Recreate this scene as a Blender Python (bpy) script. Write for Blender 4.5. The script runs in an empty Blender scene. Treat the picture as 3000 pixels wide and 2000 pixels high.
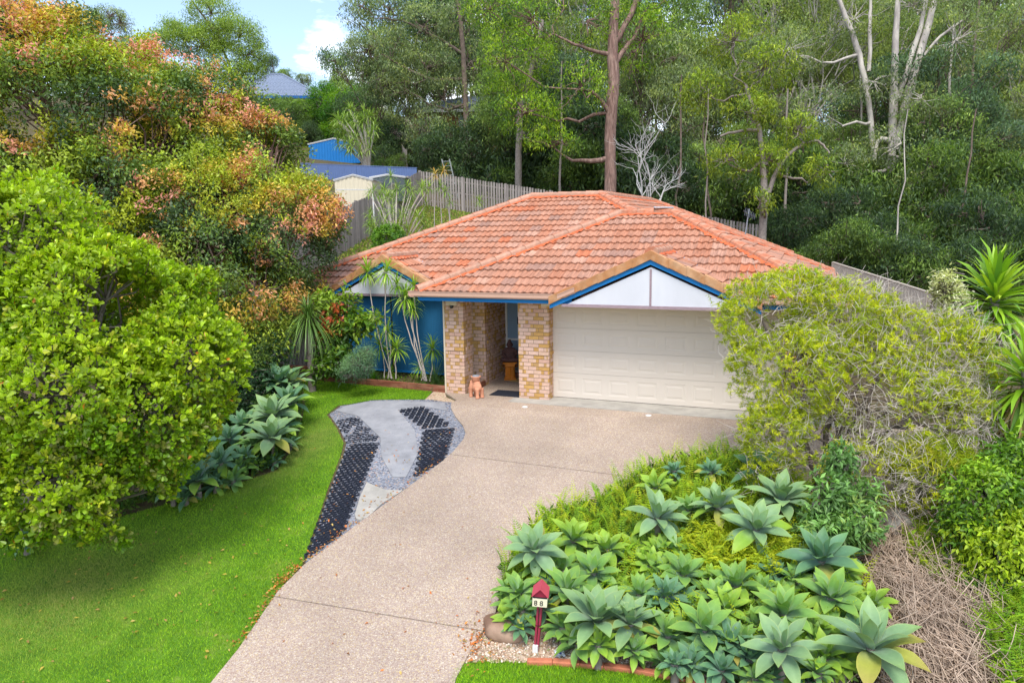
import bpy, bmesh, math, random
import numpy as np
from mathutils import Matrix, Vector, Euler
random.seed(7); rng = np.random.default_rng(11)
scn = bpy.context.scene
COL = scn.collection
# ------------------------------------------------------------------ camera
F = 2136.88; YAW, PITCH, ROLL = 0.379180, 0.158909, -0.016082
CAM = np.array([5.805, -14.961, 3.8945])
def cam_axes():
    cy, sy = math.cos(YAW), math.sin(YAW)
    fwd = np.array([-sy*math.cos(PITCH), cy*math.cos(PITCH), -math.sin(PITCH)])
    right = np.array([cy, sy, 0.0]); up = np.cross(right, fwd)
    r2 = math.cos(ROLL)*right+math.sin(ROLL)*up; u2 = -math.sin(ROLL)*right+math.cos(ROLL)*up
    return r2, u2, fwd
RT, UPV, FWD = cam_axes()
cd = bpy.data.cameras.new('camera'); cd.sensor_width = 36; cd.lens = F/3000*36; cd.clip_end = 3000; cd.clip_start = .1
cam = bpy.data.objects.new('camera', cd); COL.objects.link(cam)
m3 = Matrix((RT.tolist(), UPV.tolist(), (-FWD).tolist())).transposed()
cam.matrix_world = Matrix.Translation(Vector(CAM)) @ m3.to_4x4()
scn.camera = cam
# ------------------------------------------------------------------ light
SUN_EL, SUN_AZ = math.radians(60), math.radians(164)     # azimuth clockwise from +Y
w = bpy.data.worlds.new('World'); scn.world = w; w.use_nodes = True
nt = w.node_tree; nt.nodes.clear()
def N(nt, t, **k):
    n = nt.nodes.new(t)
    for a, b in k.items(): setattr(n, a, b)
    return n
out = N(nt, 'ShaderNodeOutputWorld'); bg = N(nt, 'ShaderNodeBackground'); bg.inputs[1].default_value = 0.15
sky = N(nt, 'ShaderNodeTexSky'); sky.sky_type = 'NISHITA'; sky.sun_disc = False
sky.sun_elevation = SUN_EL; sky.sun_rotation = SUN_AZ; sky.air_density = 1.0; sky.dust_density = 1.0; sky.ozone_density = 2.4
tc = N(nt, 'ShaderNodeTexCoord'); mp = N(nt, 'ShaderNodeMapping'); mp.inputs['Scale'].default_value = (1, 1, 2.6)
nz = N(nt, 'ShaderNodeTexNoise'); nz.inputs['Scale'].default_value = 4.2; nz.inputs['Detail'].default_value = 7; nz.inputs['Roughness'].default_value = .55
mp.inputs['Location'].default_value = (1.3, .55, .2)
cr = N(nt, 'ShaderNodeValToRGB'); cr.color_ramp.elements[0].position = .5; cr.color_ramp.elements[1].position = .66
cr.color_ramp.elements[0].color = (.05, .05, .05, 1); cr.color_ramp.elements[1].color = (1, 1, 1, 1)
mx = N(nt, 'ShaderNodeMix', data_type='RGBA'); mx.inputs[7].default_value = (9.5, 9.6, 9.9, 1)
L = nt.links.new
L(tc.outputs['Generated'], mp.inputs[0]); L(mp.outputs[0], nz.inputs['Vector']); L(nz.outputs[0], cr.inputs[0])
L(cr.outputs[0], mx.inputs[0]); L(sky.outputs[0], mx.inputs[6]); L(mx.outputs[2], bg.inputs[0]); L(bg.outputs[0], out.inputs[0])
sl = bpy.data.lights.new('sun', 'SUN'); sl.energy = 1.9; sl.angle = math.radians(24); sl.color = (1, .955, .89)
so = bpy.data.objects.new('sun', sl); COL.objects.link(so)
sd = Vector((math.sin(SUN_AZ)*math.cos(SUN_EL), math.cos(SUN_AZ)*math.cos(SUN_EL), math.sin(SUN_EL)))
so.rotation_euler = sd.to_track_quat('Z', 'Y').to_euler(); so.location = (0, -10, 40)
scn.view_settings.view_transform = 'Standard'; scn.view_settings.look = 'None'
scn.view_settings.exposure = 0.92; scn.view_settings.gamma = 1; scn.view_settings.use_curve_mapping = False
scn.render.engine = 'CYCLES'
scn.cycles.max_bounces = 5; scn.cycles.diffuse_bounces = 3; scn.cycles.transmission_bounces = 3; scn.cycles.transparent_max_bounces = 4; scn.cycles.glossy_bounces = 2
# ------------------------------------------------------------------ pixel rays (photo pixels, 3000 x 2000) used to read places off the photograph
def ray(px, py): return RT*(px-1500)/F - UPV*(py-1000)/F + FWD
def at(px, py, D): return CAM + ray(px, py)*D
def ony(px, py, Y): d = ray(px, py); return CAM + d*(Y-CAM[1])/d[1]
def sstep(t): t = np.clip(t, 0, 1); return t*t*(3-2*t)
def h(x, y):
    x = np.asarray(x, float); y = np.asarray(y, float)
    zp = 5.05-.2*(x+14)+.165*(y-21)
    zp = np.where(zp > 12, 12+9*np.tanh((zp-12)/9), zp)
    zp = np.where(zp < 1.2, 1.2-1.2*np.tanh((1.2-zp)/1.2)*.9, zp)
    d1 = np.hypot(np.maximum(np.maximum(-7.9-x, x-8.8), 0), np.maximum(y-11.8, 0))
    d2 = np.hypot(np.maximum(np.maximum(-5.4-x, x-8.8), 0), np.maximum(y-19.4, 0))
    d = np.minimum(d1, d2)
    z = zp*sstep(d/3.0)*sstep((y+3.5)/5.5)
    zf = .15*(y+1.0)
    zf = np.where(zf < -2.0, -2.0-.25*np.tanh((-2-zf)/.25), zf)
    z = z+np.where(y < -1.0, zf, 0)
    z = z-.16*np.maximum(x-8.2, 0)*sstep((2-y)/4)*np.exp(-np.maximum(x-14, 0)/8)
    z = z+.10*np.maximum(-5.5-x, 0)*sstep((2-y)/4)*sstep((y+16)/10)*np.exp(-np.maximum(-12-x, 0)/8)
    return z
def hz(x, y): return float(h(x, y))
def gp(px, py, lift=0.0):                     # where the ray meets the ground (+lift)
    d = ray(px, py); t = np.linspace(2, 90, 4000)
    P = CAM+d*t[:, None]; g = P[:, 2]-h(P[:, 0], P[:, 1])-lift
    i = int(np.argmax(g < 0)) or 3999
    a, b = t[i-1], t[i]
    for _ in range(14):
        c = (a+b)/2; p = CAM+d*c
        if p[2]-hz(p[0], p[1])-lift > 0: a = c
        else: b = c
    return CAM+d*b
def depth(P): return float((np.asarray(P)-CAM) @ FWD)
# ------------------------------------------------------------------ materials
MATS = {}
def mat(name, col=(.5, .5, .5), rough=.7, spec=.3, vary=0, vscale=3, bump=0, bscale=40, attr=None, transl=0, metal=0, randobj=0, col2=None, stretch=None):
    if name in MATS: return MATS[name]
    m = bpy.data.materials.new(name); m.use_nodes = True; MATS[name] = m
    nt = m.node_tree; P = nt.nodes['Principled BSDF']; O = nt.nodes['Material Output']; l = nt.links.new
    P.inputs['Roughness'].default_value = rough; P.inputs['Specular IOR Level'].default_value = spec; P.inputs['Metallic'].default_value = metal
    tc = N(nt, 'ShaderNodeTexCoord'); vec = tc.outputs['Object']
    if stretch:
        mp = N(nt, 'ShaderNodeMapping'); mp.inputs['Scale'].default_value = stretch; l(vec, mp.inputs[0]); vec = mp.outputs[0]
    if attr:
        a = N(nt, 'ShaderNodeAttribute'); a.attribute_name = attr; c = a.outputs['Color']
    else:
        r = N(nt, 'ShaderNodeRGB'); r.outputs[0].default_value = (*col, 1); c = r.outputs[0]
    if col2:
        n2 = N(nt, 'ShaderNodeTexNoise'); n2.inputs['Scale'].default_value = vscale*.6; n2.inputs['Detail'].default_value = 6; l(vec, n2.inputs['Vector'])
        rp = N(nt, 'ShaderNodeValToRGB'); rp.color_ramp.elements[0].position = .42; rp.color_ramp.elements[1].position = .6; l(n2.outputs[0], rp.inputs[0])
        q = N(nt, 'ShaderNodeMix', data_type='RGBA'); q.inputs[7].default_value = (*col2, 1); l(rp.outputs[0], q.inputs[0]); l(c, q.inputs[6]); c = q.outputs[2]
    if vary or randobj:
        n1 = N(nt, 'ShaderNodeTexNoise'); n1.inputs['Scale'].default_value = vscale; n1.inputs['Detail'].default_value = 8; n1.inputs['Roughness'].default_value = .65; l(vec, n1.inputs['Vector'])
        mr = N(nt, 'ShaderNodeMapRange'); mr.inputs[1].default_value = .3; mr.inputs[2].default_value = .7; mr.inputs[3].default_value = 1-vary; mr.inputs[4].default_value = 1+vary; l(n1.outputs[0], mr.inputs[0])
        hs = N(nt, 'ShaderNodeHueSaturation'); l(c, hs.inputs['Color']); v = mr.outputs[0]
        if randobj:
            oi = N(nt, 'ShaderNodeObjectInfo'); r2 = N(nt, 'ShaderNodeMapRange'); r2.inputs[3].default_value = 1-randobj; r2.inputs[4].default_value = 1+randobj; l(oi.outputs['Random'], r2.inputs[0])
            mm = N(nt, 'ShaderNodeMath', operation='MULTIPLY'); l(v, mm.inputs[0]); l(r2.outputs[0], mm.inputs[1]); v = mm.outputs[0]
        l(v, hs.inputs['Value']); c = hs.outputs[0]
    l(c, P.inputs['Base Color'])
    if bump:
        n3 = N(nt, 'ShaderNodeTexNoise'); n3.inputs['Scale'].default_value = bscale; n3.inputs['Detail'].default_value = 5; l(vec, n3.inputs['Vector'])
        b = N(nt, 'ShaderNodeBump'); b.inputs['Strength'].default_value = bump; b.inputs['Distance'].default_value = .01; l(n3.outputs[0], b.inputs['Height']); l(b.outputs[0], P.inputs['Normal'])
    if transl:
        T = N(nt, 'ShaderNodeBsdfTranslucent'); g = N(nt, 'ShaderNodeMix', data_type='RGBA', blend_type='MULTIPLY'); g.inputs[0].default_value = 1
        g.inputs[7].default_value = (1.25, 1.35, .5, 1); l(c, g.inputs[6]); l(g.outputs[2], T.inputs[0])
        ms = N(nt, 'ShaderNodeMixShader'); ms.inputs[0].default_value = transl; l(P.outputs[0], ms.inputs[1]); l(T.outputs[0], ms.inputs[2]); l(ms.outputs[0], O.inputs[0])
    return m
def leafmat(name, transl=.3, rough=.5, spec=.35): return mat(name, attr='col', transl=transl, rough=rough, spec=spec)
# ------------------------------------------------------------------ object helpers
def tag(o, label=None, cat=None, group=None, kind=None):
    if label: o['label'] = label
    if cat: o['category'] = cat
    if group: o['group'] = group
    if kind: o['kind'] = kind
    return o
def empty(name, loc=(0, 0, 0), rz=0, label=None, cat=None, group=None, kind=None, parent=None):
    o = bpy.data.objects.new(name, None); COL.objects.link(o); o.location = [float(v) for v in loc]; o.rotation_euler = (0, 0, rz); o.empty_display_size = .1
    if parent: o.parent = parent
    return tag(o, label, cat, group, kind)
def link(name, me, parent=None, loc=None, rot=None, scale=None, world=False):
    o = bpy.data.objects.new(name, me); COL.objects.link(o)
    if parent: o.parent = parent
    if loc is not None: o.location = [float(v) for v in loc]
    if rot is not None: o.rotation_euler = rot
    if scale is not None: o.scale = scale if hasattr(scale, '__len__') else (scale,)*3
    return o
def copy_tree(o, parent=None):
    c = o.copy(); COL.objects.link(c)
    if parent: c.parent = parent
    for ch in list(o.children): copy_tree(ch, c)
    return c
def np_mesh(name, V, F, m, col=None, smooth=False):
    """V (n,3); F list of int arrays (k, sides); col (n,3) per vertex"""
    me = bpy.data.meshes.new(name); V = np.ascontiguousarray(V, np.float32)
    me.vertices.add(len(V)); me.vertices.foreach_set('co', V.ravel())
    F = [f for f in F if len(f)]
    loops = np.concatenate([f.ravel() for f in F]).astype(np.int32)
    tot = np.concatenate([np.full(len(f), f.shape[1], np.int32) for f in F]); st = np.concatenate([[0], np.cumsum(tot)[:-1]]).astype(np.int32)
    me.loops.add(len(loops)); me.loops.foreach_set('vertex_index', loops)
    me.polygons.add(len(tot)); me.polygons.foreach_set('loop_start', st); me.polygons.foreach_set('loop_total', tot)
    if smooth: me.polygons.foreach_set('use_smooth', np.ones(len(tot), bool))
    me.update(calc_edges=True)
    if col is not None:
        a = me.color_attributes.new('col', 'FLOAT_COLOR', 'POINT')
        c = np.ones((len(V), 4), np.float32); c[:, :3] = col; a.data.foreach_set('color', c.ravel())
    me.materials.append(m); return me
class MB:
    """collects simple shapes into one mesh"""
    def __init__(s): s.v = []; s.f = []; s.c = []; s.n = 0
    def add(s, V, F, c=None):
        s.v += [tuple(map(float, p)) for p in V]; s.f += [tuple(i+s.n for i in f) for f in F]; s.c += [c]*len(F); s.n += len(V); return s
    def box(s, x0, x1, y0, y1, z0, z1, c=None, M=None):
        V = [(x0, y0, z0), (x1, y0, z0), (x1, y1, z0), (x0, y1, z0), (x0, y0, z1), (x1, y0, z1), (x1, y1, z1), (x0, y1, z1)]
        if M is not None: V = [tuple(M @ Vector(p)) for p in V]
        return s.add(V, [(0, 3, 2, 1), (4, 5, 6, 7), (0, 1, 5, 4), (1, 2, 6, 5), (2, 3, 7, 6), (3, 0, 4, 7)], c)
    def bar(s, a, b, w, t, c=None, up=(0, 0, 1)):
        a, b = Vector(a), Vector(b); d = (b-a); L_ = d.length; d.normalize(); side = d.cross(Vector(up))
        if side.length < 1e-4: side = d.cross(Vector((1, 0, 0)))
        side.normalize(); u = side.cross(d)
        V = [p+side*sx*w/2+u*sz*t/2 for p in (a, b) for sx, sz in ((-1, -1), (1, -1), (1, 1), (-1, 1))]
        return s.add(V, [(0, 1, 2, 3), (7, 6, 5, 4), (0, 4, 5, 1), (1, 5, 6, 2), (2, 6, 7, 3), (3, 7, 4, 0)], c)
    def prism(s, poly, d, c=None):
        n = len(poly); d = Vector(d); V = [Vector(p) for p in poly]+[Vector(p)+d for p in poly]
        return s.add(V, [tuple(range(n))[::-1], tuple(range(n, 2*n))]+[(i, (i+1) % n, n+(i+1) % n, n+i) for i in range(n)], c)
    def lathe(s, prof, cx=0, cy=0, z0=0, n=20, c=None, flute=0):
        V = []
        for r, z in prof:
            for k in range(n):
                rr = r*(1-flute*(k % 2)); V.append((cx+rr*math.cos(2*math.pi*k/n), cy+rr*math.sin(2*math.pi*k/n), z0+z))
        Fs = [(i*n+k, i*n+(k+1) % n, (i+1)*n+(k+1) % n, (i+1)*n+k) for i in range(len(prof)-1) for k in range(n)]
        Fs += [tuple(range(n))[::-1], tuple(range((len(prof)-1)*n, len(prof)*n))]
        return s.add(V, Fs, c)
    def tube(s, pts, rad, n=6, c=None):
        V, Fs, _ = tube_arr([np.array(pts, float)], [rad], n); return s.add(V, [tuple(f) for f in Fs], c)
    def mesh(s, name, m, smooth=False, bevel=0):
        me = bpy.data.meshes.new(name); me.from_pydata(s.v, [], s.f); me.materials.append(m)
        if any(c is not None for c in s.c):
            a = me.color_attributes.new('col', 'FLOAT_COLOR', 'CORNER'); arr = np.ones((len(me.loops), 4), np.float32); k = 0
            for f, c in zip(s.f, s.c):
                arr[k:k+len(f), :3] = c if c is not None else (.5, .5, .5); k += len(f)
            a.data.foreach_set('color', arr.ravel())
        if smooth:
            me.polygons.foreach_set('use_smooth', np.ones(len(me.polygons), bool))
        if bevel:
            bm = bmesh.new(); bm.from_mesh(me); bmesh.ops.remove_doubles(bm, verts=bm.verts, dist=1e-5)
            bmesh.ops.bevel(bm, geom=list(bm.edges), offset=bevel, segments=1, affect='EDGES', clamp_overlap=True); bm.to_mesh(me); bm.free()
        me.update(); return me
    def build(s, name, m, parent=None, smooth=False, bevel=0, loc=None, rot=None):
        return link(name, s.mesh(name, m, smooth, bevel), parent, loc, rot)
def tube_arr(paths, rads, n=5):
    V = []; Fs = []; off = 0; idx = []
    for pts, r in zip(paths, rads):
        pts = np.asarray(pts, float); k = len(pts); r = np.broadcast_to(np.asarray(r, float), (k,))
        t = np.gradient(pts, axis=0); t /= np.linalg.norm(t, axis=1)[:, None]+1e-9
        ref = np.array([0.31, .17, .93]) if abs(t[0, 2]) < .9 else np.array([1., 0, 0.1])
        s = np.cross(t, ref); s /= np.linalg.norm(s, axis=1)[:, None]+1e-9; u = np.cross(s, t)
        a = np.arange(n)*2*math.pi/n
        ring = pts[:, None]+r[:, None, None]*(np.cos(a)[None, :, None]*s[:, None]+np.sin(a)[None, :, None]*u[:, None])
        V.append(ring.reshape(-1, 3)); i = np.arange(k-1)[:, None]*n; j = np.arange(n)[None]; j2 = (j+1) % n
        Fs.append((off+np.stack([i+j, i+j2, i+n+j2, i+n+j], -1)).reshape(-1, 4)); off += k*n; idx.append(k*n)
    return np.concatenate(V), np.concatenate(Fs), idx
# leaf templates: vertices (along, across, lift), faces
TPL = {
 'rhomb': ([(0, 0, 0), (.45, .5, .06), (1, 0, -.06), (.45, -.5, .06)], [(0, 1, 2, 3)]),
 'fold':  ([(0, 0, 0), (.4, .5, .1), (1, 0, -.1), (.4, -.5, .1), (.45, 0, 0)], [(0, 4, 1), (4, 2, 1), (0, 3, 4), (4, 3, 2)]),
 'obov':  ([(0, 0, 0), (.55, .36, .06), (.86, .44, .03), (1, 0, -.06), (.86, -.44, .03), (.55, -.36, .06)], [(0, 3, 2, 1), (0, 5, 4, 3)]),
 'lance': ([(0, -.1, 0), (0, .1, 0), (.4, .5, .02), (.4, -.5, .02), (1, 0, -.12)], [(0, 3, 2, 1), (3, 4, 2)]),
 'strap': ([(0, -.3, 0), (0, .3, 0), (.35, .5, .05), (.35, -.5, .05), (.75, .35, .0), (.75, -.35, .0), (1, 0, -.14)], [(0, 3, 2, 1), (3, 5, 4, 2), (5, 6, 4)]),
 'tri':   ([(0, -.5, 0), (0, .5, 0), (1, 0, .1)], [(0, 2, 1)]),
}
def norm(a): return a/(np.linalg.norm(a, axis=-1, keepdims=True)+1e-9)
def leaves(P, D, Nn, Ls, Ws, tpl):
    tv, tf = TPL[tpl]; tv = np.array(tv); n = len(P); D = norm(D); S = norm(np.cross(Nn, D)); U = np.cross(D, S)
    Ls = np.broadcast_to(Ls, (n,)); Ws = np.broadcast_to(Ws, (n,))
    V = P[:, None]+tv[None, :, 0, None]*(Ls[:, None, None]*D[:, None])+tv[None, :, 1, None]*(Ws[:, None, None]*S[:, None])+tv[None, :, 2, None]*(Ls[:, None, None]*U[:, None])
    out = {}
    for f in tf: out.setdefault(len(f), []).append(f)
    Fs = [(np.arange(n)[:, None, None]*len(tv)+np.array(fs)[None]).reshape(-1, k) for k, fs in out.items()]
    return V.reshape(-1, 3), Fs, len(tv)
def rdir(n): return norm(rng.normal(size=(n, 3)))
def leaf_mesh(name, P, D, Nn, Ls, Ws, col, m, tpl='rhomb', smooth=False):
    V, Fs, k = leaves(P, D, Nn, Ls, Ws, tpl); return np_mesh(name, V, Fs, m, np.repeat(col, k, 0), smooth)
def palette(cols, n, jit=.15, wts=None):
    cols = np.array(cols, float); i = rng.choice(len(cols), n, p=None if wts is None else np.array(wts)/sum(wts))
    return np.clip(cols[i]*(1+rng.normal(size=(n, 1))*jit), .002, .95)
def sheet(name, poly, lift, m, parent=None, step=.5, skirt=.12, hf=None, kind='structure'):
    """ground-hugging surface with a closed edge"""
    bm = bmesh.new(); vs = [bm.verts.new((float(p[0]), float(p[1]), 0)) for p in poly]; bm.faces.new(vs)
    xs = [p[0] for p in poly]; ys = [p[1] for p in poly]
    for ax, lo, hi in ((0, min(xs), max(xs)), (1, min(ys), max(ys))):
        k = math.floor(lo/step)+1
        while k*step < hi:
            co = [0, 0, 0]; co[ax] = k*step+.0013; no = [0, 0, 0]; no[ax] = 1
            bmesh.ops.bisect_plane(bm, geom=bm.verts[:]+bm.edges[:]+bm.faces[:], plane_co=co, plane_no=no); k += 1
    bmesh.ops.recalc_face_normals(bm, faces=bm.faces)
    if sum(f.normal.z for f in bm.faces) < 0: bmesh.ops.reverse_faces(bm, faces=bm.faces)
    hf = hf or h
    for v in bm.verts: v.co.z = float(hf(v.co.x, v.co.y))+lift
    be = [e for e in bm.edges if len(e.link_faces) == 1]
    r = bmesh.ops.extrude_edge_only(bm, edges=be)
    for v in r['geom']:
        if isinstance(v, bmesh.types.BMVert): v.co.z -= skirt
    me = bpy.data.meshes.new(name); bm.to_mesh(me); bm.free(); me.materials.append(m)
    o = link(name, me, parent)
    if kind: o['kind'] = kind
    return o
def inpoly(x, y, poly):
    poly = np.asarray(poly)[:, :2]; r = np.zeros(len(x), bool); j = len(poly)-1
    for i in range(len(poly)):
        xi, yi = poly[i]; xj, yj = poly[j]
        c = ((yi > y) != (yj > y)) & (x < (xj-xi)*(y-yi)/(yj-yi+1e-12)+xi); r ^= c; j = i
    return r
# ================================================================== GROUND
def add_noise_color(name, stops, scale, rough=.85, bump=.4, bs=60, detail=6, vor=None, spec=.2, dist=.01):
    """material with colours picked by noise (or by voronoi cell) from stops"""
    m = bpy.data.materials.new(name); m.use_nodes = True; nt = m.node_tree; P = nt.nodes['Principled BSDF']; l = nt.links.new
    P.inputs['Roughness'].default_value = rough; P.inputs['Specular IOR Level'].default_value = spec
    tc = N(nt, 'ShaderNodeTexCoord')
    if vor:
        v = N(nt, 'ShaderNodeTexVoronoi'); v.inputs['Scale'].default_value = vor; l(tc.outputs['Object'], v.inputs['Vector'])
        sp = N(nt, 'ShaderNodeSeparateColor'); l(v.outputs['Color'], sp.inputs[0]); f = sp.outputs[0]; hgt = v.outputs['Distance']
    else:
        v = N(nt, 'ShaderNodeTexNoise'); v.inputs['Scale'].default_value = scale; v.inputs['Detail'].default_value = detail; v.inputs['Roughness'].default_value = .6; l(tc.outputs['Object'], v.inputs['Vector']); f = v.outputs[0]; hgt = None
    rp = N(nt, 'ShaderNodeValToRGB'); e = rp.color_ramp.elements
    while len(e) < len(stops): e.new(.5)
    for i, (p, c) in enumerate(stops): e[i].position = p; e[i].color = (*c, 1)
    l(f, rp.inputs[0]); c = rp.outputs[0]
    if vor:   # broad staining of the surface itself
        n2 = N(nt, 'ShaderNodeTexNoise'); n2.inputs['Scale'].default_value = scale; n2.inputs['Detail'].default_value = 7; l(tc.outputs['Object'], n2.inputs['Vector'])
        mr = N(nt, 'ShaderNodeMapRange'); mr.inputs[1].default_value = .3; mr.inputs[2].default_value = .7; mr.inputs[3].default_value = .76; mr.inputs[4].default_value = 1.12; l(n2.outputs[0], mr.inputs[0])
        hs = N(nt, 'ShaderNodeHueSaturation'); l(c, hs.inputs['Color']); l(mr.outputs[0], hs.inputs['Value']); c = hs.outputs[0]
    l(c, P.inputs['Base Color'])
    n3 = N(nt, 'ShaderNodeTexNoise'); n3.inputs['Scale'].default_value = bs; n3.inputs['Detail'].default_value = 4; l(tc.outputs['Object'], n3.inputs['Vector'])
    b = N(nt, 'ShaderNodeBump'); b.inputs['Strength'].default_value = bump; b.inputs['Distance'].default_value = dist; l(hgt if hgt else n3.outputs[0], b.inputs['Height']); l(b.outputs[0], P.inputs['Normal'])
    return m
M_soil = add_noise_color('leaf_litter', [(.3, (.05, .035, .02)), (.5, (.12, .085, .045)), (.6, (.08, .1, .025)), (.75, (.22, .16, .09))], 9, bump=.8, bs=25, dist=.03)
M_turf = add_noise_color('turf_soil', [(.3, (.05, .13, .012)), (.55, (.09, .2, .015)), (.8, (.22, .27, .05))], 2.5, bump=.6, bs=70)
M_agg = add_noise_color('exposed_aggregate', [(0, (.26, .18, .14)), (.25, (.38, .28, .22)), (.5, (.43, .34, .27)), (.68, (.33, .25, .21)), (.8, (.52, .44, .35)), (.92, (.46, .34, .16)), (1, (.62, .55, .46))], .55, vor=85, rough=.75, bump=.35)
M_gravel = add_noise_color('blue_metal_gravel', [(0, (.13, .14, .17)), (.4, (.22, .23, .26)), (.7, (.28, .29, .32)), (.9, (.34, .34, .36)), (1, (.42, .26, .14))], .9, vor=38, rough=.8, bump=.8)
M_dust = add_noise_color('crusher_dust', [(.3, (.22, .22, .23)), (.6, (.31, .31, .32)), (.8, (.38, .36, .35))], 3, bump=.5, bs=90)
M_peb = add_noise_color('pebble_mulch', [(0, (.3, .19, .11)), (.4, (.5, .36, .25)), (.75, (.62, .47, .36)), (1, (.3, .32, .14))], 1.2, vor=30, bump=.8)
M_conc = mat('pale_concrete', (.38, .355, .31), .85, vary=.2, vscale=3, bump=.2)
# terrain
def lattice(a, b, near, fine, coarse_n):
    c = np.arange(near[0], near[1]+fine/2, fine)
    lo = near[0]-np.geomspace(fine, near[0]-a, coarse_n); hi = near[1]+np.geomspace(fine, b-near[1], coarse_n)
    return np.concatenate([lo[::-1], c, hi])
gx = lattice(-900, 900, (-22, 16), .5, 34); gy = lattice(-500, 1500, (-17, 32), .5, 34)
X, Y = np.meshgrid(gx, gy); Z = h(X, Y); nx, ny = len(gx), len(gy)
i = (np.arange(ny-1)[:, None]*nx+np.arange(nx-1)[None]).ravel()
terr = link('ground', np_mesh('ground', np.stack([X, Y, Z], -1).reshape(-1, 3), [np.stack([i, i+1, i+1+nx, i+nx], -1)], M_soil, smooth=True)); terr['kind'] = 'structure'
def P2(l): return [gp(a, b)[:2] for a, b in l]
drive_left = [(700, 1905), (816, 1735), (893, 1658), (1059, 1531), (1199, 1429), (1290, 1360), (1330, 1325), (1358, 1290), (1364, 1272), (1356, 1250), (1335, 1225), (1322, 1200), (1322, 1185), (1338, 1176)]
dl = P2(drive_left)
B0 = gp(560, 2090)[:2]; 
dr = P2([(2140, 1335), (1913, 1378), (1811, 1441), (1640, 1500), (1560, 1560), (1480, 1680), (1452, 1800), (1390, 1888), (1335, 1995)])
drive = dl+[np.array((-1.85, -.05)), np.array((-1.3, .02)), np.array((-1.3, 2.42)), np.array((0.0, 2.42)), np.array((0.0, -.42)), np.array((7.0, -.42)), np.array((7.9, -1.2)), np.array((7.6, -3.2)), np.array((6.6, -4.2))]+dr+[np.array((4.3, -14)), np.array((2.5, -20)), np.array((-2.5, -20)), np.array((.5, -14)), ]
def split_poly(poly, a, b, gap=.022):
    """cut a polygon (as mesh) by line a-b, leaving a joint"""
    a = np.array(a[:2]); b = np.array(b[:2]); d = b-a; n = np.array((-d[1], d[0])); n /= np.linalg.norm(n)
    res = []
    for sgn in (1, -1):
        o = a+n*sgn*gap/2; outp = []; k = len(poly)
        for q in range(k):
            p0, p1 = np.array(poly[q][:2]), np.array(poly[(q+1) % k][:2]); s0, s1 = sgn*((p0-o) @ n), sgn*((p1-o) @ n)
            if s0 >= 0: outp.append(p0)
            if (s0 >= 0) != (s1 >= 0): outp.append(p0+(p1-p0)*s0/(s0-s1))
        res.append(outp)
    return res
upper, rest = split_poly(drive, gp(1324, 1336), gp(1840, 1400))
mid, lower = split_poly(rest, gp(860, 1762), gp(1400, 1852))
if sum(p[1] for p in mid)/len(mid) < sum(p[1] for p in lower)/len(lower): mid, lower = lower, mid
dv = empty('driveway', (0, -5, hz(0, -5)), kind='structure')
for q, pl in enumerate((upper, mid, lower)):
    s = sheet('slab', pl, .035, M_agg, None, kind=None); s.parent = dv; s.location = (0, 5, -hz(0, -5))
apron = sheet('concrete_apron', [(-.1, -.42), (6.9, -.42), (6.9, .36), (.72, .36), (.72, -.03), (-.12, -.03)], .045, M_conc)
gr_pts = [(893, 1660), (937, 1527), (966, 1440), (1007, 1332), (1015, 1299), (995, 1257), (965, 1215), (1000, 1190), (1032, 1185), (1090, 1174), (1180, 1172), (1260, 1172), (1322, 1180)]
grav = sheet('gravel', P2(gr_pts)+dl[::-1][2:12], .012, M_gravel)
sheet('crusher_dust', P2([(985, 1205), (1010, 1192), (1090, 1178), (1180, 1176), (1300, 1182), (1310, 1205), (1250, 1195), (1165, 1203), (1215, 1262), (1225, 1330), (1190, 1400), (1150, 1400), (1118, 1340), (1115, 1285), (1050, 1222)]), .026, M_dust, skirt=.01)
# pale concrete tongue between the tracks and the driveway
tongue = P2([(1040, 1512), (1055, 1460), (1075, 1418), (1130, 1440), (1180, 1442), (1120, 1480), (1075, 1522), (1055, 1528), (1043, 1524)])
sheet('concrete_pad', tongue, .04, M_conc, step=.25)
sheet('sandy_patch', P2([(1240, 1176), (1272, 1146), (1190, 1124), (1300, 1140), (1308, 1165), (1340, 1178), (1322, 1186)]), .011, M_peb)
lawn_px = [(640, 1985), (816, 1733), (885, 1655), (930, 1527), (958, 1440), (999, 1332), (1007, 1299), (987, 1257), (957, 1215), (992, 1188), (1032, 1183), (1090, 1172), (1247, 1170), (1268, 1146), (1180, 1128), (1000, 1117), (925, 1112), (880, 1108), (895, 1180), (880, 1260), (850, 1325), (810, 1380), (690, 1420), (590, 1450), (480, 1480), (300, 1530), (120, 1560), (-80, 1590), (-700, 1640), (-900, 2300), (300, 2350)]
lawn = P2(lawn_px); sheet('lawn', lawn, .01, M_turf)
verge = P2([(1345, 1948), (1420, 1938), (1590, 1946), (1750, 1956), (1860, 1968), (1960, 1984), (2080, 2008), (2200, 2300), (1100, 2300), (1250, 2110)])
sheet('verge_lawn', verge, .01, M_turf)
sheet('pebble_bed', P2([(1345, 1945), (1392, 1890), (1455, 1800), (1500, 1740), (1700, 1760), (1900, 1820), (2100, 1880), (2080, 2004), (1960, 1980), (1860, 1964), (1750, 1952), (1590, 1942), (1420, 1934)]), .014, M_peb)
sheet('side_path', P2([(2200, 1330), (2420, 1260), (2700, 1250), (2900, 1350), (2850, 1560), (2560, 1500), (2300, 1420)]), .012, M_peb)
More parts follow.
